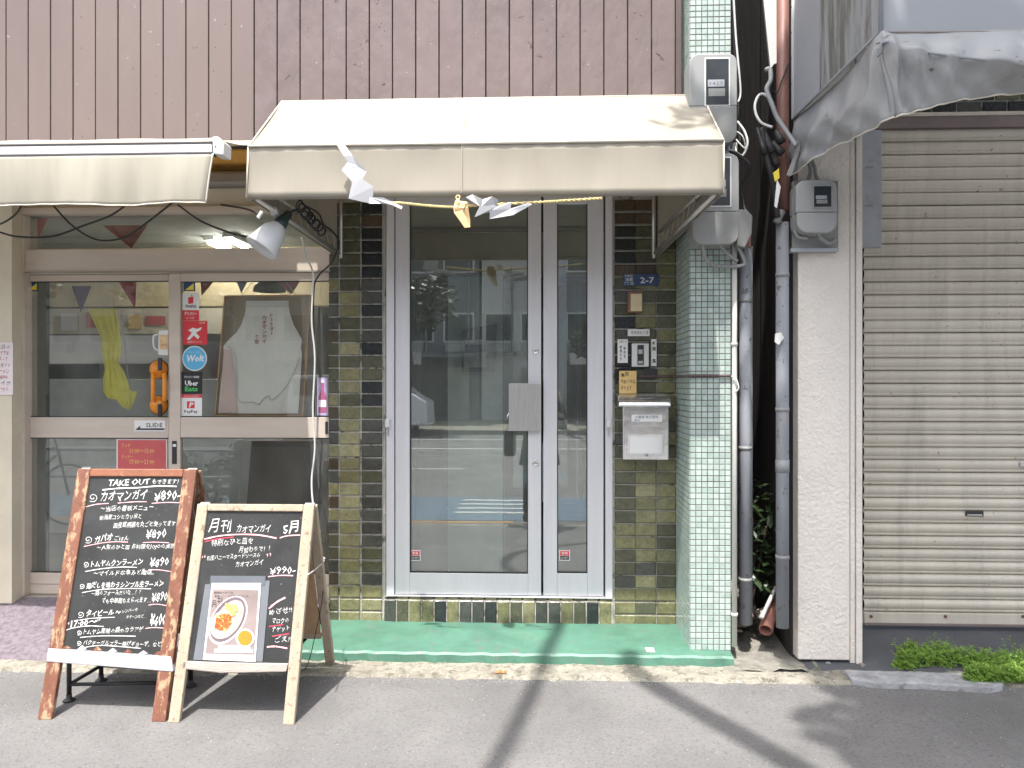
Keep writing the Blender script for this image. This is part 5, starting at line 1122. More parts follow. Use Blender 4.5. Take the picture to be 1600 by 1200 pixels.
# kerb stone, weeds
kb = [(1318, 1046), (1345, 1047), (1450, 1050), (1548, 1052), (1570, 1060), (1566, 1070), (1540, 1073), (1440, 1067), (1366, 1066), (1330, 1060)]
P = []
for x, y in kb:
    n_ = Vector((0, 0, 1)); P.append(onplane(x, y, Vector((0, 3.5, 0.022)), n_))
o = MB().prism([Vector((p.x, p.y, -0.02)) for p in P], (0, 0, 0.042)).build('kerb_stone', m_kerbstone, bevel=0.006); tag(o, 'long pale flat kerb stone in front of the shutter, half under weeds', 'kerb stone')
def weedpatch(name, label, spots, n, hmax, sz):
    q = MB()
    for i in range(n):
        cx_, cy_, sp = spots[int(R() * len(spots))]
        a = U(0, 2 * pi); r_ = sp * sqrt(R()); g0 = Vector((cx_ + r_ * cos(a) * 1.5, cy_ + r_ * sin(a) * 0.8, 0.0))
        h = hmax * (1 - (r_ / sp) ** 2 * 0.75) * U(0.35, 1.0); c = g0 + Vector((U(-0.02, 0.02), U(-0.03, 0.0), h))
        s_ = sz * U(0.6, 1.2); az = U(0, 2 * pi); nrm = Vector((U(-0.6, 0.6), U(-0.8, 0.3), 1)).normalized(); t1 = nrm.cross(Vector((cos(az), sin(az), 0))).normalized(); t2 = nrm.cross(t1)
        for l in range(3):
            aa = az + l * 2.1; d_ = (t1 * cos(aa) + t2 * sin(aa)); e_ = nrm.cross(d_)
            q.add([c, c + d_ * s_ * 0.7 + e_ * s_ * 0.45, c + d_ * s_ * 1.25 + e_ * s_ * 0.2, c + d_ * s_ * 1.25 - e_ * s_ * 0.2, c + d_ * s_ * 0.7 - e_ * s_ * 0.45], [(0, 1, 2, 3, 4)])
        if i % 6 == 0: q.add([g0, g0 + Vector((0.0015, 0, 0)), c], [(0, 1, 2)])
    if n > 1000:
        for i in range(60):                # longer stems straggling out over the kerb
            cx_, cy_, sp = spots[int(R() * len(spots))]; g0 = Vector((cx_, cy_, 0.0)); h = Vector((U(-0.09, 0.09), U(-0.06, 0.03), U(0.05, 0.15)))
            q.tube([g0, g0 + h * 0.6, g0 + h], 0.0012, 4)
            for k in range(5): leaf(q, g0 + h * (0.4 + 0.15 * k), Vector((U(-1, 1), U(-1, 1), U(-0.3, 0.6))), U(0.010, 0.02), 0.004, Vector((0, 0, 1)))
    o = q.build(name, m_weed); o['kind'] = 'stuff'; tag(o, label, 'weeds'); return o
g = lambda x, y: onplane(x, y, Vector((0, 3.5, 0.0)), Vector((0, 0, 1)))
sp = [(g(x, y).x, g(x, y).y, r_) for x, y, r_ in ((1412, 1045, 0.03), (1422, 1030, 0.045), (1440, 1040, 0.06), (1465, 1030, 0.07), (1490, 1040, 0.08), (1520, 1040, 0.09), (1550, 1042, 0.09), (1580, 1050, 0.10), (1600, 1058, 0.11), (1620, 1060, 0.12), (1600, 1040, 0.10), (1660, 1055, 0.14), (1700, 1050, 0.14), (1545, 1068, 0.035), (1520, 1067, 0.03), (1575, 1066, 0.04))]
weedpatch('weeds', 'bright green low weeds spreading over the kerb before the shutter', sp, 5200, 0.10, 0.0085)
sp = [(g(1311, 1030).x, g(1311, 1030).y, 0.022)]
weedpatch('weed_tuft', 'tiny green weed tuft at the foot of the stucco pier', sp, 50, 0.04, 0.008)
# broken mortar bits at the pier foot, leaf litter
for i in range(26):
    c = g(U(1150, 1420), U(1020, 1046)); r_ = U(0.004, 0.014)
    q = MB(); vs = [c + Vector((U(0.5, 1) * r_ * sx, U(0.5, 1) * r_ * sy, 0.008 + r_ * (0.1 if sz < 0 else U(0.5, 1.2)))) for sx in (-1, 1) for sy in (-1, 1) for sz in (-1, 1)]
    q.add(vs, [(0, 1, 3, 2), (4, 6, 7, 5), (0, 4, 5, 1), (2, 3, 7, 6), (0, 2, 6, 4), (1, 5, 7, 3)])
    o = q.build('pebble', m_rubble if i % 3 else m_kerbstone); tag(o, 'small loose pebble on the ground near the stucco pier', 'pebble', 'pebbles near the stucco pier')
grq = MB()
for i in range(1500):                                       # grit gathered along the gutter edge
    x = U(-2.9, 3.0); y = 3.49 - abs(random.gauss(0, 0.035)) if R() < 0.7 else U(2.5, 3.5); c = Vector((x, y, gz(y) + 0.001)); r_ = U(0.0008, 0.003)
    grq.add([c + Vector((r_ * U(0.6, 1.2), 0, 0)), c + Vector((0, r_ * U(0.6, 1.2), 0)), c + Vector((-r_, 0, 0)), c + Vector((0, -r_, 0)), c + Vector((0, 0, r_ * 1.2))], [(0, 1, 4), (1, 2, 4), (2, 3, 4), (3, 0, 4)])
o = grq.build('grit', m_kerbstone); o['kind'] = 'stuff'; tag(o, 'pale grit scattered on the pavement along the gutter', 'grit')
c = onplane(782, 1050, Vector((0, 3.5, 0.012)), Vector((0, 0, 1)))
dlq = MB()
for a in range(5): leaf(dlq, c, Vector((cos(a * 1.1 - 0.6), sin(a * 1.1 - 0.6) * 0.8, 0.25)), 0.035, 0.007, Vector((0, 0, 1)))
o = dlq.build('dead_leaf', M('dry_leaf', (0.45, 0.18, 0.06), 0.8)); tag(o, 'dry orange brown leaf on the concrete gutter', 'leaf')
c = W(1017, 1018, 3.70); o = MB().box(c.x - 0.02, c.x + 0.02, 3.70, 3.76, 0.0565, 0.058).build('paint_patch', m_pinkpaper); tag(o, 'small pale scuffed sticker on the green step near the pillar', 'sticker')

# ================================================================= A-BOARDS
def aboard(label, fl, frr, tl, tr, yfoot, ytop, mframe, mrail, msides, rails, top_w, leg_w, backY, bl):
    """fl.. measured outer corners of the front face"""
    FL = Vector((XX(fl[0], yfoot), yfoot, 0)); FL.z = gz(yfoot)
    FR = Vector((XX(frr[0], yfoot), yfoot, 0)); FR.z = gz(yfoot)
    TL = W(tl[0], tl[1], ytop); TR = W(tr[0], tr[1], ytop); TR.z = TL.z
    n = (FR - FL).cross(TL - FL).normalized()
    if n.y > 0: n = -n
    th = 0.024
    t_ = thing('sandwich_board', label, 'sandwich board', ((FL.x + FR.x) / 2, yfoot + 0.2, FL.z))
    ux = (TR - TL).normalized(); L = (TL - FL)
    def leg(F, T, side, nm='leg'):
        w_ = ux * leg_w * side
        MB().prism([F, F + w_, T + w_, T], n * -th).build(nm, mframe, t_, bevel=0.004)
    leg(FL, TL, 1); leg(FR, TR, -1)
    k0 = ux * (leg_w + 0.0006)
    up = L.normalized()
    MB().prism([TL + k0, TR - k0, TR - k0 - up * top_w, TL + k0 - up * top_w], n * -th).build('top_rail', msides, t_, bevel=0.004)
    def at(f, o=0.0): return FL + L * f, FR + (TR - FR) * f
    a, b = at(rails[0]); c, d = at(rails[1])
    # panel
    pa, pb = at(rails[1] - 0.003)
    MB().prism([pa + k0 * 0.8, pb - k0 * 0.8, TR - k0 * 0.8 - up * top_w, TL + k0 * 0.8 - up * top_w], n * -0.006).build('chalk_panel', m_chalkboard, t_).location += -n * 0.009
    plane = (pa - n * 0.009 + n * 0.0012, n)
    # rear frame
    bl0 = Vector((TL.x + 0.005 + bl, backY, gz(backY) + (0.06 if backY > 3.66 else 0.0))); br0 = Vector((TR.x + bl, backY, bl0.z))
    T2L = TL - n * (th + 0.006) + Vector((0, 0, -0.01)); T2R = TR - n * (th + 0.006) + Vector((0, 0, -0.01))
    nb = (br0 - bl0).cross(T2L - bl0).normalized()
    if nb.y < 0: nb = -nb
    for F, T, sd in ((bl0, T2L, 1), (br0, T2R, -1)):
        w_ = ux * leg_w * sd * 0.9
        MB().prism([F, F + w_, T + w_, T], nb * th).build('leg', mframe, t_, bevel=0.004)
    bb0 = bl0.lerp(T2L, 0.22) + k0; bb1 = br0.lerp(T2R, 0.22) - k0; bt0 = T2L + k0 + (bl0 - T2L) * 0.03; bt1 = T2R - k0 + (br0 - T2R) * 0.03
    MB().prism([bb0, bb1, bt1, bt0], nb * 0.008).build('back_panel', m_ply, t_)
    q0 = bl0.lerp(T2L, 0.18) + k0; q1 = br0.lerp(T2R, 0.18) - k0
    MB().prism([q0, q1, q1 + (T2R - br0) * 0.035, q0 + (T2L - bl0) * 0.035], nb * (th + 0.001)).build('back_rail', mframe, t_, bevel=0.003)
    for f in (0.05, 0.95):
        c_ = TL.lerp(TR, f) - n * (th + 0.003); MB().tube([c_ - ux * 0.02, c_ + ux * 0.02], 0.008, 8).build('hinge', m_steel, t_)
    return t_, n, plane, (a, b, c, d), (FL, FR, TL, TR, ux, up, th, k0)
b1, n1, pl1, rl, G1_ = aboard('taller red brown sandwich board with a handwritten chalk menu', (58, 1122), (258, 1131), (121, 732), (307, 735), 3.045, 3.27, m_redwood, m_tape, m_redwood2, (0.175, 0.245), 0.034, 0.058, 3.58, 0.02)
FL, FR, TL, TR, ux, up, th, k0 = G1_
# tape wrapped rail: runs over the legs
P = [onplane(x, y, FL + n1 * 0.004, n1) for x, y in ((74, 1013), (267, 1026), (270, 1050), (72, 1034))]
MB().prism([P[0], P[1], P[2], P[3]], n1 * -0.034).build('taped_rail', m_tape, b1, bevel=0.005)
for sgn in range(7):
    x0_ = 95 + sgn * 24; p = onplane(x0_, 1013 + (x0_ - 74) * 0.067, FL + n1 * 0.0, n1)
    MB().prism([p, p + ux * 0.04 + up * 0.003, p + ux * 0.02 + up * U(0.008, 0.02)], n1 * -0.008).build('torn_tape', m_tape if sgn % 2 else m_redwood, b1)
fr1 = n1
def T1(s, x0, y0, x1, y1, h, mat=None, jit=0.045, off=0.002, shear=0.14): text(s, (x0, y0), (x1, y1), h, mat or m_chalk, b1, plane=pl1, jit=jit, off=off, shear=shear)
_T1 = T1
def T1(s, x0, y0, x1, y1, h, *a, **k):
    if s[0] == '＠':
        n_ = len(s); wd = (x1 - x0) / n_ ; r_ = min(wd, h) * 0.62; cx_ = x0 + r_; cy_ = y0 - h * 0.42
        stroke([(cx_ + r_ * (0.16 + 0.075 * q_) * cos(-0.3 + q_ * 0.8), cy_ + r_ * (0.16 + 0.075 * q_) * 0.9 * sin(-0.3 + q_ * 0.8)) for q_ in range(12)], 1.0, pl1, m_chalk, b1, 'chalk_mark', 4)
        s = s[1:]; x0 = x0 + 2 * r_ + wd * 0.25
    _T1(s, x0, y0, x1, y1, h, *a, **k)
T1('TAKE OUT', 168, 760, 233, 757, 10, off=0.018); T1('もできます！', 237, 757, 278, 756, 8)
stroke([(160, 765.5), (185, 763), (215, 762), (245, 759.5), (276, 760)], 2.2, pl1, m_chalk, b1)
T1('＠カオマンガイ', 137, 784, 228, 780, 16, off=0.004); T1('¥890-', 240, 784, 281, 780, 16, off=0.004)
stroke([(134, 792), (150, 788), (170, 786.5)], 1.3, pl1, m_pink, b1); stroke([(184, 786), (210, 784), (229, 784)], 1.3, pl1, m_pink, b1); stroke([(237, 786.5), (260, 785), (282, 785.5)], 1.2, pl1, m_pink, b1)
T1('～当店の看板メニュー', 156, 799, 239, 797, 8.5); T1('新潟産コシヒカリ米と', 155, 812.5, 220, 810.5, 8); T1('国産銘柄鶏を丸ごと使ってます！', 177, 825, 276, 822, 9)
T1('＠ガパオ', 131, 848, 175, 845, 12, off=0.016); T1('ごはん', 178, 845, 201, 844, 7); T1('¥890', 227, 843, 259, 840, 14)
stroke([(131, 854), (155, 849), (178, 846.5), (200, 847)], 1.3, pl1, m_pink, b1); stroke([(223, 848), (240, 847), (264, 848)], 1.2, pl1, m_pink, b1)
T1('～人気のひと皿 お料理をJOJOの実感！', 150, 860.5, 275, 858, 9)
T1('＠トムヤムクンラーメン', 129, 886, 222, 883, 10, off=0.014); T1('¥890', 233, 887, 263, 884, 14)
stroke([(133, 893), (160, 888.5), (190, 886), (214, 886.5)], 1.3, pl1, m_chalk, b1); stroke([(232, 890), (250, 890.5), (267, 893)], 1.2, pl1, m_pink, b1)
T1('～マイルドな辛みと酸味。', 145, 900, 240, 898, 8.5)
T1('＠鶏だしを味わうシンプル生ラーメン', 123, 920, 254, 917, 10, off=0.014); stroke([(128, 926), (160, 921), (200, 919.5), (236, 920)], 1.3, pl1, m_chalk, b1)
T1('～鶏のフォーみたいな…！？', 142, 931, 219, 929, 8); T1('でも中華麺もえらべます…', 158, 943.5, 235, 941.5, 8.5); T1('¥890', 236, 941, 261, 939, 15)
stroke([(232, 945.5), (245, 944), (262, 946.5)], 1.2, pl1, m_pink, b1)
T1('＠タイビール', 120, 964, 177, 961, 9.5, off=0.016); T1('～', 180, 960, 188, 959, 5); T1('シンハーや', 190, 958, 215, 955, 5.5); T1('チャーンなど…', 197, 967, 228, 966, 6); T1('¥600', 233, 979, 258, 977, 18, off=0.016)
stroke([(124, 969), (145, 966), (179, 964.5)], 1.3, pl1, m_chalk, b1); stroke([(227, 982), (240, 980.5), (259, 981.5)], 1.2, pl1, m_pink, b1)
T1('“17:00～”', 102, 982, 156, 976, 11, off=0.014); stroke([(97, 987), (115, 981), (140, 978), (162, 979)], 1.3, pl1, m_chalk, b1)
T1('＠トムヤム風味の鶏のカラアゲ', 119, 992, 223, 987, 8.5); stroke([(125, 996), (160, 993.5), (212, 994)], 1.3, pl1, m_chalk, b1)
T1('＠パクチーグルプラー揚げギョーザ。など', 119, 1008, 251, 1011, 8); stroke([(130, 1012), (160, 1008.5), (220, 1013)], 1.2, pl1, m_chalk, b1)

b2, n2, pl2, rl2, G2_ = aboard('shorter pale wooden sandwich board with red underlined chalk text and a food poster', (262, 1125), (459, 1133), (308, 787), (491, 788), 3.04, 3.19, m_palewood, m_railwood, m_palewood, (0.2, 0.26), 0.030, 0.046, 3.62, -0.035)
FL, FR, TL, TR, ux, up, th, k0 = G2_
P = [onplane(x, y, FL, n2) for x, y in ((285.5, 1033), (346, 1035), (450, 1037), (447, 1050), (344, 1052), (283, 1045))]
MB().prism(P, n2 * -0.03).build('bottom_rail', m_railwood, b2, bevel=0.004)
def T2(s, x0, y0, x1, y1, h, mat=None, jit=0.05, off=0.0, shear=0.12, pl=None, par=None): text(s, (x0, y0), (x1, y1), h, mat or m_chalk, par or b2, plane=pl or pl2, jit=jit, off=off, shear=shear)
T2('月刊', 325, 834, 360, 832, 21); T2('カオマンガイ', 369, 833, 422, 831, 12); T2('5月', 442, 834, 466, 831, 17, off=0.014)
stroke([(319, 842.5), (345, 837), (375, 835), (405, 836), (432, 841)], 2.2, pl2, m_pink, b2); stroke([(320, 846.5), (340, 842), (365, 839)], 1.4, pl2, m_redmark, b2); stroke([(437, 840.5), (450, 837), (469, 836)], 1.8, pl2, m_pink, b2)
T2('特別なひと皿を', 330, 854, 395, 849, 10); T2('月替わりで！！', 373, 864, 421, 861, 9)
T2('“', 315, 872, 321, 871, 5, m_pink); T2('和風ハニーマスタードソースの', 323, 876, 406, 871, 8); T2('”', 417, 871, 424, 869, 6, m_pink)
T2('カオマンガイ', 368, 887, 411, 882, 8.5); T2('¥990-', 421, 898, 461, 896, 12); stroke([(419, 901), (440, 899), (458, 899.5)], 1.6, pl2, m_pink, b2)
stroke([(420, 951), (432, 941), (446, 933.5)], 2.6, pl2, m_pink, b2)
T2('めざせ!!', 420, 961, 456, 957, 10); T2('マロクの', 425, 975, 451, 973, 8); T2('ナゲット', 425, 988, 452, 985, 8); T2('ごえ!!', 429, 1004, 455, 1002, 9)
stroke([(420, 979), (442, 976)], 1.4, pl2, m_redmark, b2); stroke([(426, 994), (452, 990)], 1.4, pl2, m_redmark, b2); stroke([(417, 1011), (430, 1010), (449, 1013)], 2.4, pl2, m_pink, b2)
# poster in clear sleeve
def P2(x, y, o=0.003): return onplane(x, y, pl2[0] + n2 * o, n2)
po = thing('food_poster', 'food photo poster in a clear sleeve taped on the pale sandwich board', 'poster', P2(366, 1032))
MB().prism([P2(x, y, 0.002) for x, y in ((320.5, 913), (421.5, 907), (410, 1034), (302, 1031))], n2 * -0.001).build('sleeve', M('cloudy_film', (0.17, 0.18, 0.20), 0.25, 0.08, 8, coat=0.5), po)
MB().prism([P2(x, y, 0.0035) for x, y in ((329, 899.5), (415, 900), (414, 915), (328, 915))], n2 * -0.001).build('sleeve_flap', M('cloudy_film_2', (0.13, 0.14, 0.16), 0.25, 0.08, 8, coat=0.5), po)
MB().prism([P2(x, y, 0.006) for x, y in ((331, 911), (408, 911), (399, 1034), (317, 1031))], n2 * -0.001).build('paper', m_stkw, po)
MB().prism([P2(x, y, 0.0072) for x, y in ((332, 920), (404, 922), (397, 1023), (321, 1021))], n2 * -0.0008).build('photo', M('print_mauve', (0.27, 0.215, 0.205), 0.6, 0.2, 5), po)
def ell(cx_, cy_, a_, b_, rot, o, mat, nm, n=30, sq=1.0):
    P = []
    for k in range(n):
        t = 2 * pi * k / n; x = a_ * cos(t); y = b_ * sin(t); P.append(P2(cx_ + x * cos(rot) - y * sin(rot), cy_ + x * sin(rot) + y * cos(rot), o))
    MB().prism(P, n2 * -0.0005).build(nm, mat, po)
ell(356, 969, 42, 25, radians(-58), 0.0080, m_stkw, 'plate')
ell(356, 968, 39, 23, radians(-58), 0.0086, M('print_plum', (0.16, 0.12, 0.14), 0.5, 0.2, 30), 'plate_rim')
ell(357, 968, 34, 19, radians(-58), 0.0092, M('print_gray', (0.40, 0.37, 0.33), 0.5, 0.2, 30), 'plate_inside')
ell(347, 976, 23, 18, radians(-65), 0.0098, M('print_rice', (0.52, 0.46, 0.38), 0.7, 0.12, 120), 'rice')
ell(349, 972, 15, 11, radians(-50), 0.0104, M('print_topping', (0.46, 0.12, 0.03), 0.6, 0.4, 160, second=(0.5, 0.32, 0.14), samt=0.3, sscale=150), 'topping')
m_shr = [M('print_shred', c_, 0.6, 0.2, 90) for c_ in ((0.52, 0.13, 0.03), (0.60, 0.26, 0.05), (0.42, 0.08, 0.03), (0.55, 0.42, 0.15))]
for k in range(46):
    a_ = U(0, 6.3); r_ = sqrt(R()); ell(349 + 15 * r_ * cos(a_), 972 + 15 * r_ * sin(a_), U(1.6, 4), U(0.7, 1.3), U(0, 3.1), 0.0108 + 0.00004 * k, m_shr[k % 4], 'topping', 8)
for k, (x, y) in enumerate(((356, 948), (361, 951), (367, 950), (363, 956))): ell(x, y, 7, 4, radians(60), 0.0104 + k * 0.0003, M('print_lettuce', (0.36, 0.40, 0.13), 0.6, 0.3, 120), 'cucumber', 14)
ell(383, 997, 14.5, 14.5, 0, 0.0098, m_stkw, 'bowl'); ell(383, 997, 11.5, 12, 0, 0.0104, M('print_soup', (0.50, 0.22, 0.025), 0.5, 0.12, 9), 'soup')
for a_, y, x0_, x1_ in (('期間限定のおすすめ', 928, 334, 364), ('和風ハニーマスタードソース', 933.5, 335, 388)): T2(a_, x0_, y, x1_, y, 4, m_ink, 0, 0, 0, pl=(pl2[0] + n2 * 0.0084, n2), par=po)
T2('月刊', 331, 948, 348, 946, 12, m_ink, 0.04, 0, 0, pl=(pl2[0] + n2 * 0.0084, n2), par=po)
for y, x0_, x1_ in ((1013, 343, 389), (1019, 337, 393)):
    MB().prism([P2(x, yy_, 0.0084) for x, yy_ in ((x0_ - 2, y - 5), (x1_ + 2, y - 4.5), (x1_ + 2, y + 1), (x0_ - 2, y + 1))], n2 * -0.0004).build('caption_strip', m_stkw, po)
    T2('粒マスタード香る特製ソースをかけて召し上がれ', x0_, y, x1_, y, 4, m_ink, 0, 0, 0, pl=(pl2[0] + n2 * 0.009, n2), par=po)
# hook cord on the side of the pale board
c1 = onplane(484, 897, FR, Vector((1, 0, 0))) if False else TR.lerp(FR, 0.32)
cable('cord', m_cablew, [(481, 898, 3.08), (490, 892, 3.2), (498, 885, 3.3), (506, 877, 3.4), (503, 870, 3.42), (508, 873, 3.42)], 0.003, 'short white cord bracing the side of the pale sandwich board', 'cord')
cable('cable', m_rubber, [(493, 800, 3.42), (499, 860, 3.42), (505, 920, 3.42), (494, 985, 3.45), (480, 1040, 3.5), (466, 1050, 3.5)], 0.002, 'thin black wire trailing down behind the pale board', 'cable')
# black iron stand behind the tall board
ist = thing('iron_stand', 'low black iron stand with round feet under the red brown board', 'stand', (-1.9, 3.3, 0))
def gnd(x, y): 
    p = onplane(x, y, Vector((0, 3.49, -0.004)), Vector((0, -0.0537, 1)).normalized()); return p
f1 = gnd(108, 1095); f2 = gnd(158, 1064); f3 = gnd(298, 1072); f4 = gnd(262, 1092)
for f in (f1, f2, f3):
    MB().tube([f + Vector((0, 0, 0.01)), f + Vector((0, 0, 0.26))], 0.010, 10).build('leg', m_iron, ist, smooth=True)
    MB().lathe(f + Vector((0, 0, 0.001)), (0, 0, 1), [(0, 0.0), (0, 0.026), (0.006, 0.024), (0.012, 0.012), (0.03, 0.011)], 18).build('foot', m_iron, ist, smooth=True)
for a, b in ((f1, f2), (f2, f3), (f1, f4)): MB().tube([a + Vector((0, 0, 0.07)), b + Vector((0, 0, 0.07))], 0.008, 8).build('bar', m_iron, ist, smooth=True)
for a, b in ((f1, f2), (f2, f3), (f1, f3)): MB().tube([a + Vector((0, 0, 0.25)), b + Vector((0, 0, 0.25))], 0.008, 8).build('bar', m_iron, ist, smooth=True)
# ================================================================= THE STREET BEHIND THE VIEWER (mirrored in the glass, casts the tree shade)
def foliage(q, c, rx, ry, rz, n, s):
    for i in range(n):
        v = Vector((random.gauss(0, 1), random.gauss(0, 1), random.gauss(0, 1))).normalized() * (R() ** 0.4)
        p = Vector((c[0] + v.x * rx, c[1] + v.y * ry, c[2] + v.z * rz)); a = Vector((U(-1, 1), U(-1, 1), U(-0.5, 0.5))).normalized(); b = a.cross(Vector((U(-1, 1), U(-1, 1), 1))).normalized(); k = s * U(0.6, 1.3)
        q.add([p - a * k, p + b * k * 0.45, p + a * k, p - b * k * 0.45], [(0, 1, 2, 3)])
tr = thing('street_tree', 'leafy kerbside tree whose limbs shade the right half of the pavement', 'tree', (2.3, -1.7, -0.25))
MB().tube(smoothpath([(2.3, -1.7, -0.3), (2.25, -1.65, 1.5), (2.35, -1.5, 3.0), (2.2, -1.3, 4.2)]), 0.17, 12, r2=0.10).build('trunk', m_bark, tr, smooth=True)
L2 = 5.5
for pts, r0, r1 in (([(2.2, -1.3, 4.1), (1.4, -0.85, 5.0), (0.87, -0.3, L2), (0.5, 0.36, L2), (0.03, 1.11, L2), (-0.02, 1.3, L2 + 0.1)], 0.075, 0.05),
                    ([(1.9, -1.15, 4.5), (0.6, -1.5, 5.3), (-0.5, -0.9, 5.5), (-0.75, -0.25, 5.5), (-0.58, 0.5, 5.5), (-0.38, 1.51, 5.5), (-0.34, 1.75, 5.55)], 0.055, 0.032),  # made-up limb, bent so its shadow draws the pole line on the pavement
                    ([(2.2, -1.3, 4.1), (2.4, -0.2, 5.2), (2.2, 0.7, 5.8), (2.0, 1.3, 6.0)], 0.07, 0.03), ([(2.2, -1.3, 4.1), (3.2, -0.6, 5.4), (3.4, 0.8, 6.0)], 0.07, 0.03)):
    MB().tube(smoothpath(pts), r0, 10, r2=r1).build('branch', m_bark, tr, smooth=True)
q = MB()
for c in ((1.35, 0.75, 5.9), (1.8, 0.3, 6.1), (2.2, 0.9, 5.8), (2.7, 0.4, 6.1), (3.1, 1.0, 6.2), (1.9, 1.3, 6.2), (2.6, 1.5, 6.3), (3.6, 0.3, 6.0), (3.3, -0.6, 5.8), (2.3, -0.5, 6.3), (1.5, 0.2, 6.5), (4.1, 0.9, 6.3), (3.4, 1.7, 6.3)):
    foliage(q, c, 0.45, 0.42, 0.3, 620, 0.065)
for c in ((0.85, 0.45, 6.0), (1.05, 0.15, 6.1), (1.05, 0.95, 6.0), (1.15, 1.45, 6.1), (1.45, 1.75, 6.2), (1.4, 1.2, 6.3), (1.0, 2.0, 6.2)):
    foliage(q, c, 0.32, 0.32, 0.22, 420, 0.055)
for c in ((0.95, 1.0, 5.9), (0.75, 1.75, 6.2), (0.45, 1.95, 6.1), (1.15, 1.7, 6.2), (0.9, 0.2, 6.0)): foliage(q, c, 0.26, 0.2, 0.16, 75, 0.06)
for c in ((0.80, 1.2, 6.0), (0.86, 1.5, 6.0), (0.92, 1.8, 6.05), (0.98, 2.1, 6.1)): foliage(q, c, 0.2, 0.2, 0.14, 240, 0.05)  # clumps added only to keep the stucco pier in shade
q.build('crown', m_leaf, tr, kind='stuff')
def simple_tree(label, x, y, h, r_, n=1500):
    t_ = thing('roadside_tree', label, 'tree', (x, y, -0.2), 'trees across the road')
    MB().tube([(x, y, -0.25), (x + 0.1, y, h * 0.35), (x, y + 0.1, h * 0.6)], 0.16, 10, r2=0.08).build('trunk', m_bark, t_, smooth=True)
    q = MB()
    for k in range(6): foliage(q, (x + U(-0.5, 0.5) * r_, y + U(-0.5, 0.5) * r_, h * 0.7 + U(-0.3, 0.4) * r_), r_ * 0.6, r_ * 0.6, r_ * 0.5, n // 6, 0.16)
    q.build('crown', m_leafd, t_, kind='stuff'); return t_
simple_tree('dense roadside tree mirrored at the left of the entrance glass', -4.6, -17.5, 5.2, 1.9, 2400)
simple_tree('slim roadside tree mirrored in the narrow door glass', 1.9, -17.6, 4.2, 1.0)
simple_tree('roadside tree mirrored in the sliding doors, nearer one', -12, -17, 6, 2.2)
simple_tree('roadside tree mirrored in the sliding doors, farther one', -18, -17.5, 6.5, 2.4)
m_fac = [M('gray_facade', (0.24, 0.245, 0.26), 0.8, 0.1), M('white_facade', (0.50, 0.50, 0.485), 0.8, 0.08), M('blue_gray_facade', (0.16, 0.165, 0.19), 0.8, 0.1), M('beige_facade', (0.42, 0.38, 0.31), 0.8, 0.1)]
m_pane = M('far_window', (0.04, 0.05, 0.06), 0.1, 0.2)
def house(label, x0, x1, h, mat, nx, nz, shop=True):
    y = -22.5
    t_ = thing('townhouse', label, 'building', ((x0 + x1) / 2, y - 3, -0.12))
    B('wall', mat, t_, x0, x1, y - 6, y, -0.12, h); B('roof', m_roomdark, t_, x0 - 0.1, x1 + 0.1, y - 6.1, y + 0.15, h + 0.002, h + 0.2)
    w_ = (x1 - x0) / nx
    for i in range(nx):
        for k in range(nz):
            zc = 3.6 + k * 2.8
            if zc + 0.7 > h: continue
            f = B('window', m_white, t_, x0 + (i + 0.5) * w_ - 0.62, x0 + (i + 0.5) * w_ + 0.62, y + 0.001, y + 0.06, zc - 0.6, zc + 0.6)
            B('pane', m_pane, f, x0 + (i + 0.5) * w_ - 0.55, x0 + (i + 0.5) * w_ + 0.55, y + 0.0605, y + 0.075, zc - 0.53, zc + 0.53)
    for i in range(nx):
        xx = x0 + (i + 0.5) * w_ + 0.2 * sin(i * 5)
        a_ = B('air_conditioner', m_meter, t_, xx - 0.4, xx + 0.4, y + 0.08, y + 0.38, 2.62, 3.0 if i % 2 else 2.95)
        B('sill', mat, t_, xx - 0.7, xx + 0.7, y + 0.001, y + 0.14, 2.52, 2.6); MB().tube([(xx + 0.5, y + 0.06, 2.5), (xx + 0.5, y + 0.06, h - 0.3)], 0.04, 6).build('downpipe', m_pipe, t_)
    B('signboard', m_fac[(nx + nz) % 4], t_, x0 + 0.5, x0 + 0.5 + 0.45 * (x1 - x0), y + 0.91, y + 0.98, 2.1, 2.6) if shop else None
    B('door', m_champd, t_, x1 - 1.3, x1 - 0.4, y + 0.055, y + 0.11, -0.11, 2.0)
    if shop:
        B('shop_opening', m_roomdark, t_, x0 + 0.3, x1 - 0.3, y + 0.001, y + 0.05, 0.0, 2.3); B('shop_awning', mat, t_, x0 + 0.2, x1 - 0.2, y + 0.051, y + 0.9, 2.4, 2.55)
house('blue gray town house mirrored left in the entrance glass', -7.5, -2.6, 9.0, m_fac[2], 3, 2)
house('white town house mirrored in the middle of the entrance glass', -2.5, 0.4, 6.4, m_fac[1], 2, 1, False)
house('gray town house mirrored in the narrow door glass', 0.5, 6.5, 8.5, m_fac[0], 3, 2)
house('beige town house across the road, left of the blue gray one', -14, -7.6, 7.5, m_fac[3], 4, 2)
house('white town house farthest left across the road', -22, -14.1, 8.5, m_fac[1], 5, 2)
house('gray town house across the road at the far left end', -31, -22.1, 9.5, m_fac[0], 5, 2)
house('beige town house across the road at the right', 6.6, 14, 8.0, m_fac[3], 4, 2)
for k, (z_, sag) in enumerate(((7.9, 0.5), (7.7, 0.6), (6.2, 0.4), (5.9, 0.5))):
    o = MB().tube([(-30 + i * 3, -16.6 + 0.1 * k, z_ - sag * sin(pi * ((i * 3 - 30.6) % 15) / 15)) for i in range(16)], 0.02, 5).build('overhead_wire', m_rubber, smooth=True); tag(o, ['highest', 'second highest', 'third', 'lowest'][k] + ' overhead wire running along the far side of the road', 'wire')
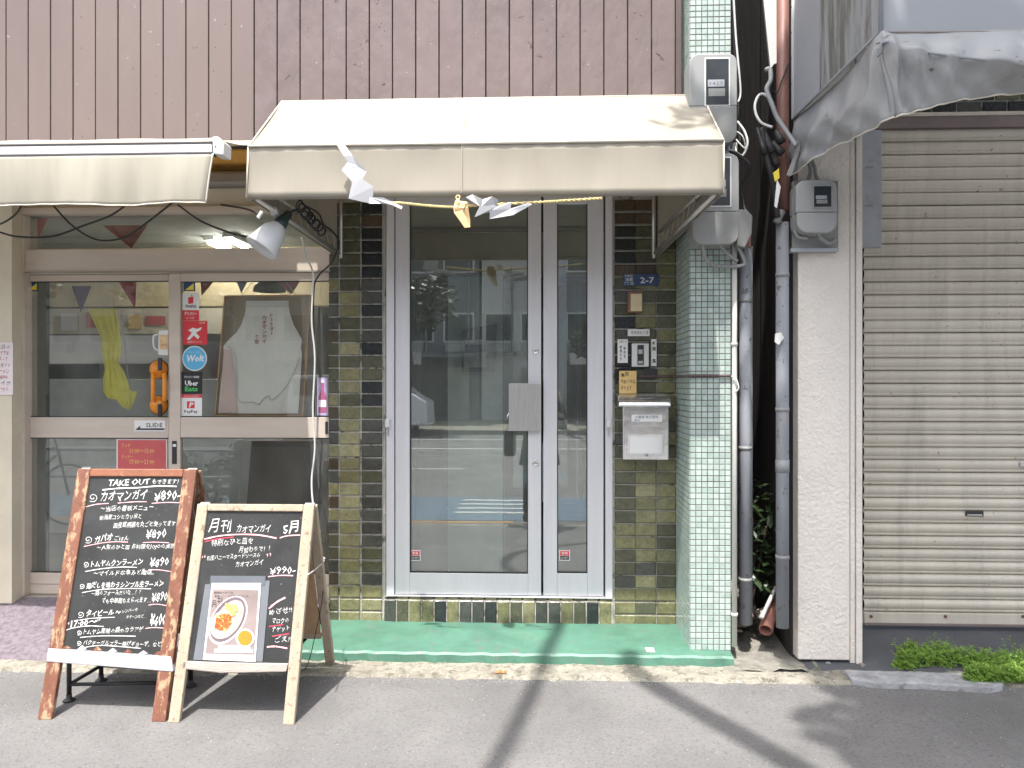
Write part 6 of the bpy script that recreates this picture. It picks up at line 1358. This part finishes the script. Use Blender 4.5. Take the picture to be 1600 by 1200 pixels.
# van
vx = -5.6; vy = -17.4 + 2.2
van = thing('parked_van', 'white delivery van parked on the far side of the road', 'van', (vx, vy, -0.25))
prof = [(-2.1, 0.35), (-2.1, 1.1), (-2.0, 1.85), (1.0, 1.9), (1.6, 1.35), (2.1, 1.05), (2.15, 0.35)]
MB().prism([Vector((vx + 0.0 + x, vy - 0.8, z - 0.25)) for x, z in prof], (0, 1.6, 0)).build('body', M('white_car_paint', (0.75, 0.75, 0.77), 0.25, 0.02, coat=0.6), van, bevel=0.06)
for x0_, x1_ in ((-1.9, -0.9), (-0.8, 0.1), (0.2, 1.0)): B('side_window', m_win, van, vx + x0_, vx + x1_, vy + 0.801, vy + 0.812, 1.0, 1.5)
for x_ in (-1.35, 1.35):
    for s_ in (-0.72, 0.72):
        wh = MB().lathe((vx + x_, vy + s_ - 0.1, 0.05), (0, 1, 0), [(0, 0.0), (0, 0.2), (0, 0.3), (0.2, 0.3), (0.2, 0.2), (0.19, 0)], 24).build('wheel', m_rubber, van)
        MB().lathe((vx + x_, vy + s_ + 0.1, 0.05), (0, 1, 0), [(0, 0.18), (0.02, 0.17), (0.02, 0)], 20).build('rim', m_steel, wh)
for s_ in (-0.6, 0.6): B('tail_light', m_red, van, vx - 2.125, vx - 2.101, vy + s_ - 0.08, vy + s_ + 0.08, 0.6, 0.95)
B('bumper', m_black, van, vx - 2.16, vx - 2.1, vy - 0.75, vy + 0.75, 0.08, 0.25)
# lamp pole and guard rail, planter shrub, bicycle at the near kerb
up_ = thing('utility_pole', 'gray concrete pole across the road mirrored in the narrow door glass', 'pole', (0.6, -16.6, -0.2))
MB().tube([(0.6, -16.6, -0.3), (0.6, -16.6, 8.5)], 0.15, 12, r2=0.11).build('shaft', m_bluegray, up_, smooth=True)
B('crossarm', m_meterd, up_, -0.3, 1.5, -16.64, -16.56, 7.6, 7.72)
gr_ = thing('guard_rail', 'low gray pipe guard rail along the kerb to the left', 'railing', (-4.2, -0.35, -0.19))
for x in (-5.6, -4.7, -3.8, -2.9): MB().tube([(x, -0.08, -0.2), (x, -0.08, 0.62)], 0.025, 10).build('post', m_bluegray, gr_, smooth=True)
for z in (0.3, 0.6): MB().tube([(-5.7, -0.08, z), (-2.8, -0.08, z)], 0.02, 10).build('bar', m_bluegray, gr_, smooth=True)
shb = thing('kerb_shrub', 'green shrub behind the guard rail at the kerb', 'shrub', (-4.0, -0.35, -0.24))
q = MB()
for k in range(5): foliage(q, (-4.4 + k * 0.22, -0.35, 0.25 + 0.1 * sin(k * 2)), 0.28, 0.14, 0.3, 260, 0.05)
q.build('foliage', m_leaf, shb, kind='stuff'); MB().tube([(-4.0, -0.35, -0.26), (-3.98, -0.36, 0.2)], 0.02).build('stem', m_bark, shb)
bx, by = -5.6, 0.35
bk2 = thing('bicycle', 'black bicycle parked on the pavement near the guard rail', 'bicycle', (bx, by, gz(by)))
zb_ = gz(by) + 0.33
for s_ in (-0.52, 0.52):
    wq = MB().tube([(bx + s_ + 0.32 * cos(a * pi / 16), by, zb_ + 0.32 * sin(a * pi / 16)) for a in range(33)], 0.014, 8, cap=False).build('tyre', m_rubber, bk2, smooth=True)
    q = MB()
    for a in range(12): q.tube([(bx + s_, by, zb_), (bx + s_ + 0.31 * cos(a * pi / 6), by, zb_ + 0.31 * sin(a * pi / 6))], 0.0015, 4)
    q.build('spokes', m_steel, wq, kind='stuff')
for a, b in (((-0.52, 0), (-0.1, 0.0)), ((-0.1, 0), (-0.2, 0.5)), ((-0.52, 0), (-0.18, 0.4)), ((-0.1, 0), (0.38, 0.42)), ((-0.18, 0.42), (0.36, 0.5)), ((0.52, 0), (0.36, 0.62))):
    MB().tube([(bx + a[0], by, zb_ + a[1]), (bx + b[0], by, zb_ + b[1])], 0.014, 8).build('frame_tube', m_iron, bk2, smooth=True)
MB().tube([(bx + 0.28, by - 0.25, zb_ + 0.68), (bx + 0.36, by - 0.1, zb_ + 0.64), (bx + 0.36, by + 0.1, zb_ + 0.64), (bx + 0.28, by + 0.25, zb_ + 0.68)], 0.012, 8).build('handlebar', m_steel, bk2, smooth=True)
MB().box(bx - 0.32, bx - 0.08, by - 0.06, by + 0.06, zb_ + 0.52, zb_ + 0.57).build('saddle', m_black, bk2, bevel=0.02)
# the photographer, mirrored in the glass
def person():
    t_ = thing('person', 'person in a dark coat standing on the pavement holding up a phone', 'person', (-0.05, -0.42, gz(-0.01)))
    x, y, z0 = -0.05, -0.42, -0.19
    V = [(x, y, z0 + 0.92, .14), (x, y, z0 + 1.15, .135), (x, y + .01, z0 + 1.38, .15), (x, y + .01, z0 + 1.5, .065), (x, y + .02, z0 + 1.57, .06), (x, y + .03, z0 + 1.66, .095), (x, y + .035, z0 + 1.73, .085)]
    E = [(0, 1), (1, 2), (2, 3), (3, 4), (4, 5), (5, 6)]
    def chain(root, pts):
        p = root
        for q_ in pts: V.append(q_); E.append((p, len(V) - 1)); p = len(V) - 1
        return p
    for s_ in (-1, 1):
        chain(0, [(x + s_ * .10, y, z0 + .85, .10), (x + s_ * .12, y + .02, z0 + .48, .062), (x + s_ * .13, y - .01, z0 + .10, .04), (x + s_ * .14, y + .03, z0 + .04, .042), (x + s_ * .15, y + .17, z0 + .03, .035)])
        h = chain(2, [(x + s_ * .19, y, z0 + 1.40, .062), (x + s_ * .25, y + .03, z0 + 1.16, .048), (x + s_ * .14, y + .20, z0 + 1.34, .034), (x + s_ * .10, y + .27, z0 + 1.44, .028), (x + s_ * .085, y + .31, z0 + 1.485, .030)])
        for k in range(4): chain(h, [(x + s_ * (.085 - .005 * k), y + .335, z0 + 1.50 - .02 * k, .009), (x + s_ * (.06 - .005 * k), y + .345, z0 + 1.505 - .02 * k, .008), (x + s_ * (.04), y + .335, z0 + 1.505 - .02 * k, .007)])
        chain(h, [(x + s_ * .07, y + .30, z0 + 1.46, .010), (x + s_ * .055, y + .305, z0 + 1.49, .008)])
    me = bpy.data.meshes.new('body'); o0 = org(t_)
    me.from_pydata([Vector(v[:3]) - o0 for v in V], E, [])
    ob = bpy.data.objects.new('body', me); COL.objects.link(ob); ob.parent = t_
    md = ob.modifiers.new('sk', 'SKIN'); md.use_smooth_shade = True
    for i, v in enumerate(V): me.skin_vertices[0].data[i].radius = (v[3], v[3])
    me.skin_vertices[0].data[0].use_root = True
    s2 = ob.modifiers.new('ss', 'SUBSURF'); s2.levels = 1; s2.render_levels = 2
    me.materials.append(M('skin_tone', (0.50, 0.33, 0.25), 0.6))
    coat = MB().lathe((x, y, z0 + .62), (0, 0, 1), [(0, .235), (.15, .21), (.35, .18), (.55, .175), (.72, .19), (.80, .17), (.87, .09), (.90, .07)], 28)
    coat.build('coat', M('dark_coat', (0.03, 0.035, 0.035), 0.8), t_, smooth=True)
    for s_ in (-1, 1):
        MB().tube([(x + s_ * .16, y, z0 + 1.42), (x + s_ * .255, y + .02, z0 + 1.17), (x + s_ * .16, y + .18, z0 + 1.32)], .065, 12).build('sleeve', bpy.data.materials['dark_coat'], t_, smooth=True)
        MB().tube([(x + s_ * .10, y, z0 + .8), (x + s_ * .12, y + .02, z0 + .48), (x + s_ * .13, y, z0 + .09)], .085, 12, r2=.06).build('trouser_leg', m_ink, t_, smooth=True)
        MB().box(x + s_ * .14 - .045, x + s_ * .14 + .045, y - .08, y + .2, z0 - 0.005, z0 + .085).build('shoe', m_black, t_, bevel=0.03)
        MB().lathe((x + s_ * .035, y + .115, z0 + 1.675), (0, 1, 0), [(0, .012), (.008, .009), (.01, 0)], 12).build('eye', m_stkw, t_, smooth=True)
        MB().lathe((x + s_ * .095, y + .03, z0 + 1.66), (s_, 0, 0), [(-.01, .0), (0, .028), (.012, .022), (.014, 0)], 12).build('ear', bpy.data.materials['skin_tone'], t_, smooth=True)
    MB().tube([(x, y + .115, z0 + 1.675), (x, y + .145, z0 + 1.645)], .010, 8, r2=.015).build('nose', bpy.data.materials['skin_tone'], t_, smooth=True)
    MB().box(x - .025, x + .025, y + .11, y + .122, z0 + 1.60, z0 + 1.61).build('mouth', m_clay, t_, bevel=.003)
    MB().lathe((x, y + .01, z0 + 1.60), (0, -0.25, 1), [(0.0, .09), (.06, .112), (.12, .108), (.17, .07), (.185, 0)], 24).build('hair', m_black, t_, smooth=True)
    bg_ = thing('shoulder_bag', 'dark shoulder bag hanging at the side of the person', 'bag', (x - .33, y, z0 + .72))
    MB().box(x - .40, x - .27, y - .16, y + .16, z0 + .72, z0 + 1.02).build('bag_body', m_iron, bg_, bevel=.03)
    MB().tube(smoothpath([(x - .33, y - .12, z0 + 1.02), (x - .22, y - .03, z0 + 1.3), (x - .13, y, z0 + 1.47), (x - .2, y + .08, z0 + 1.3), (x - .33, y + .12, z0 + 1.02)]), .012, 8).build('strap', m_iron, bg_, smooth=True)
    ph = MB().box(x - .045, x + .045, y + .322, y + .332, z0 + 1.43, z0 + 1.58).build('phone', m_black, bevel=.005); tag(ph, 'black phone held upright by the person', 'phone')
person()
flush_text()
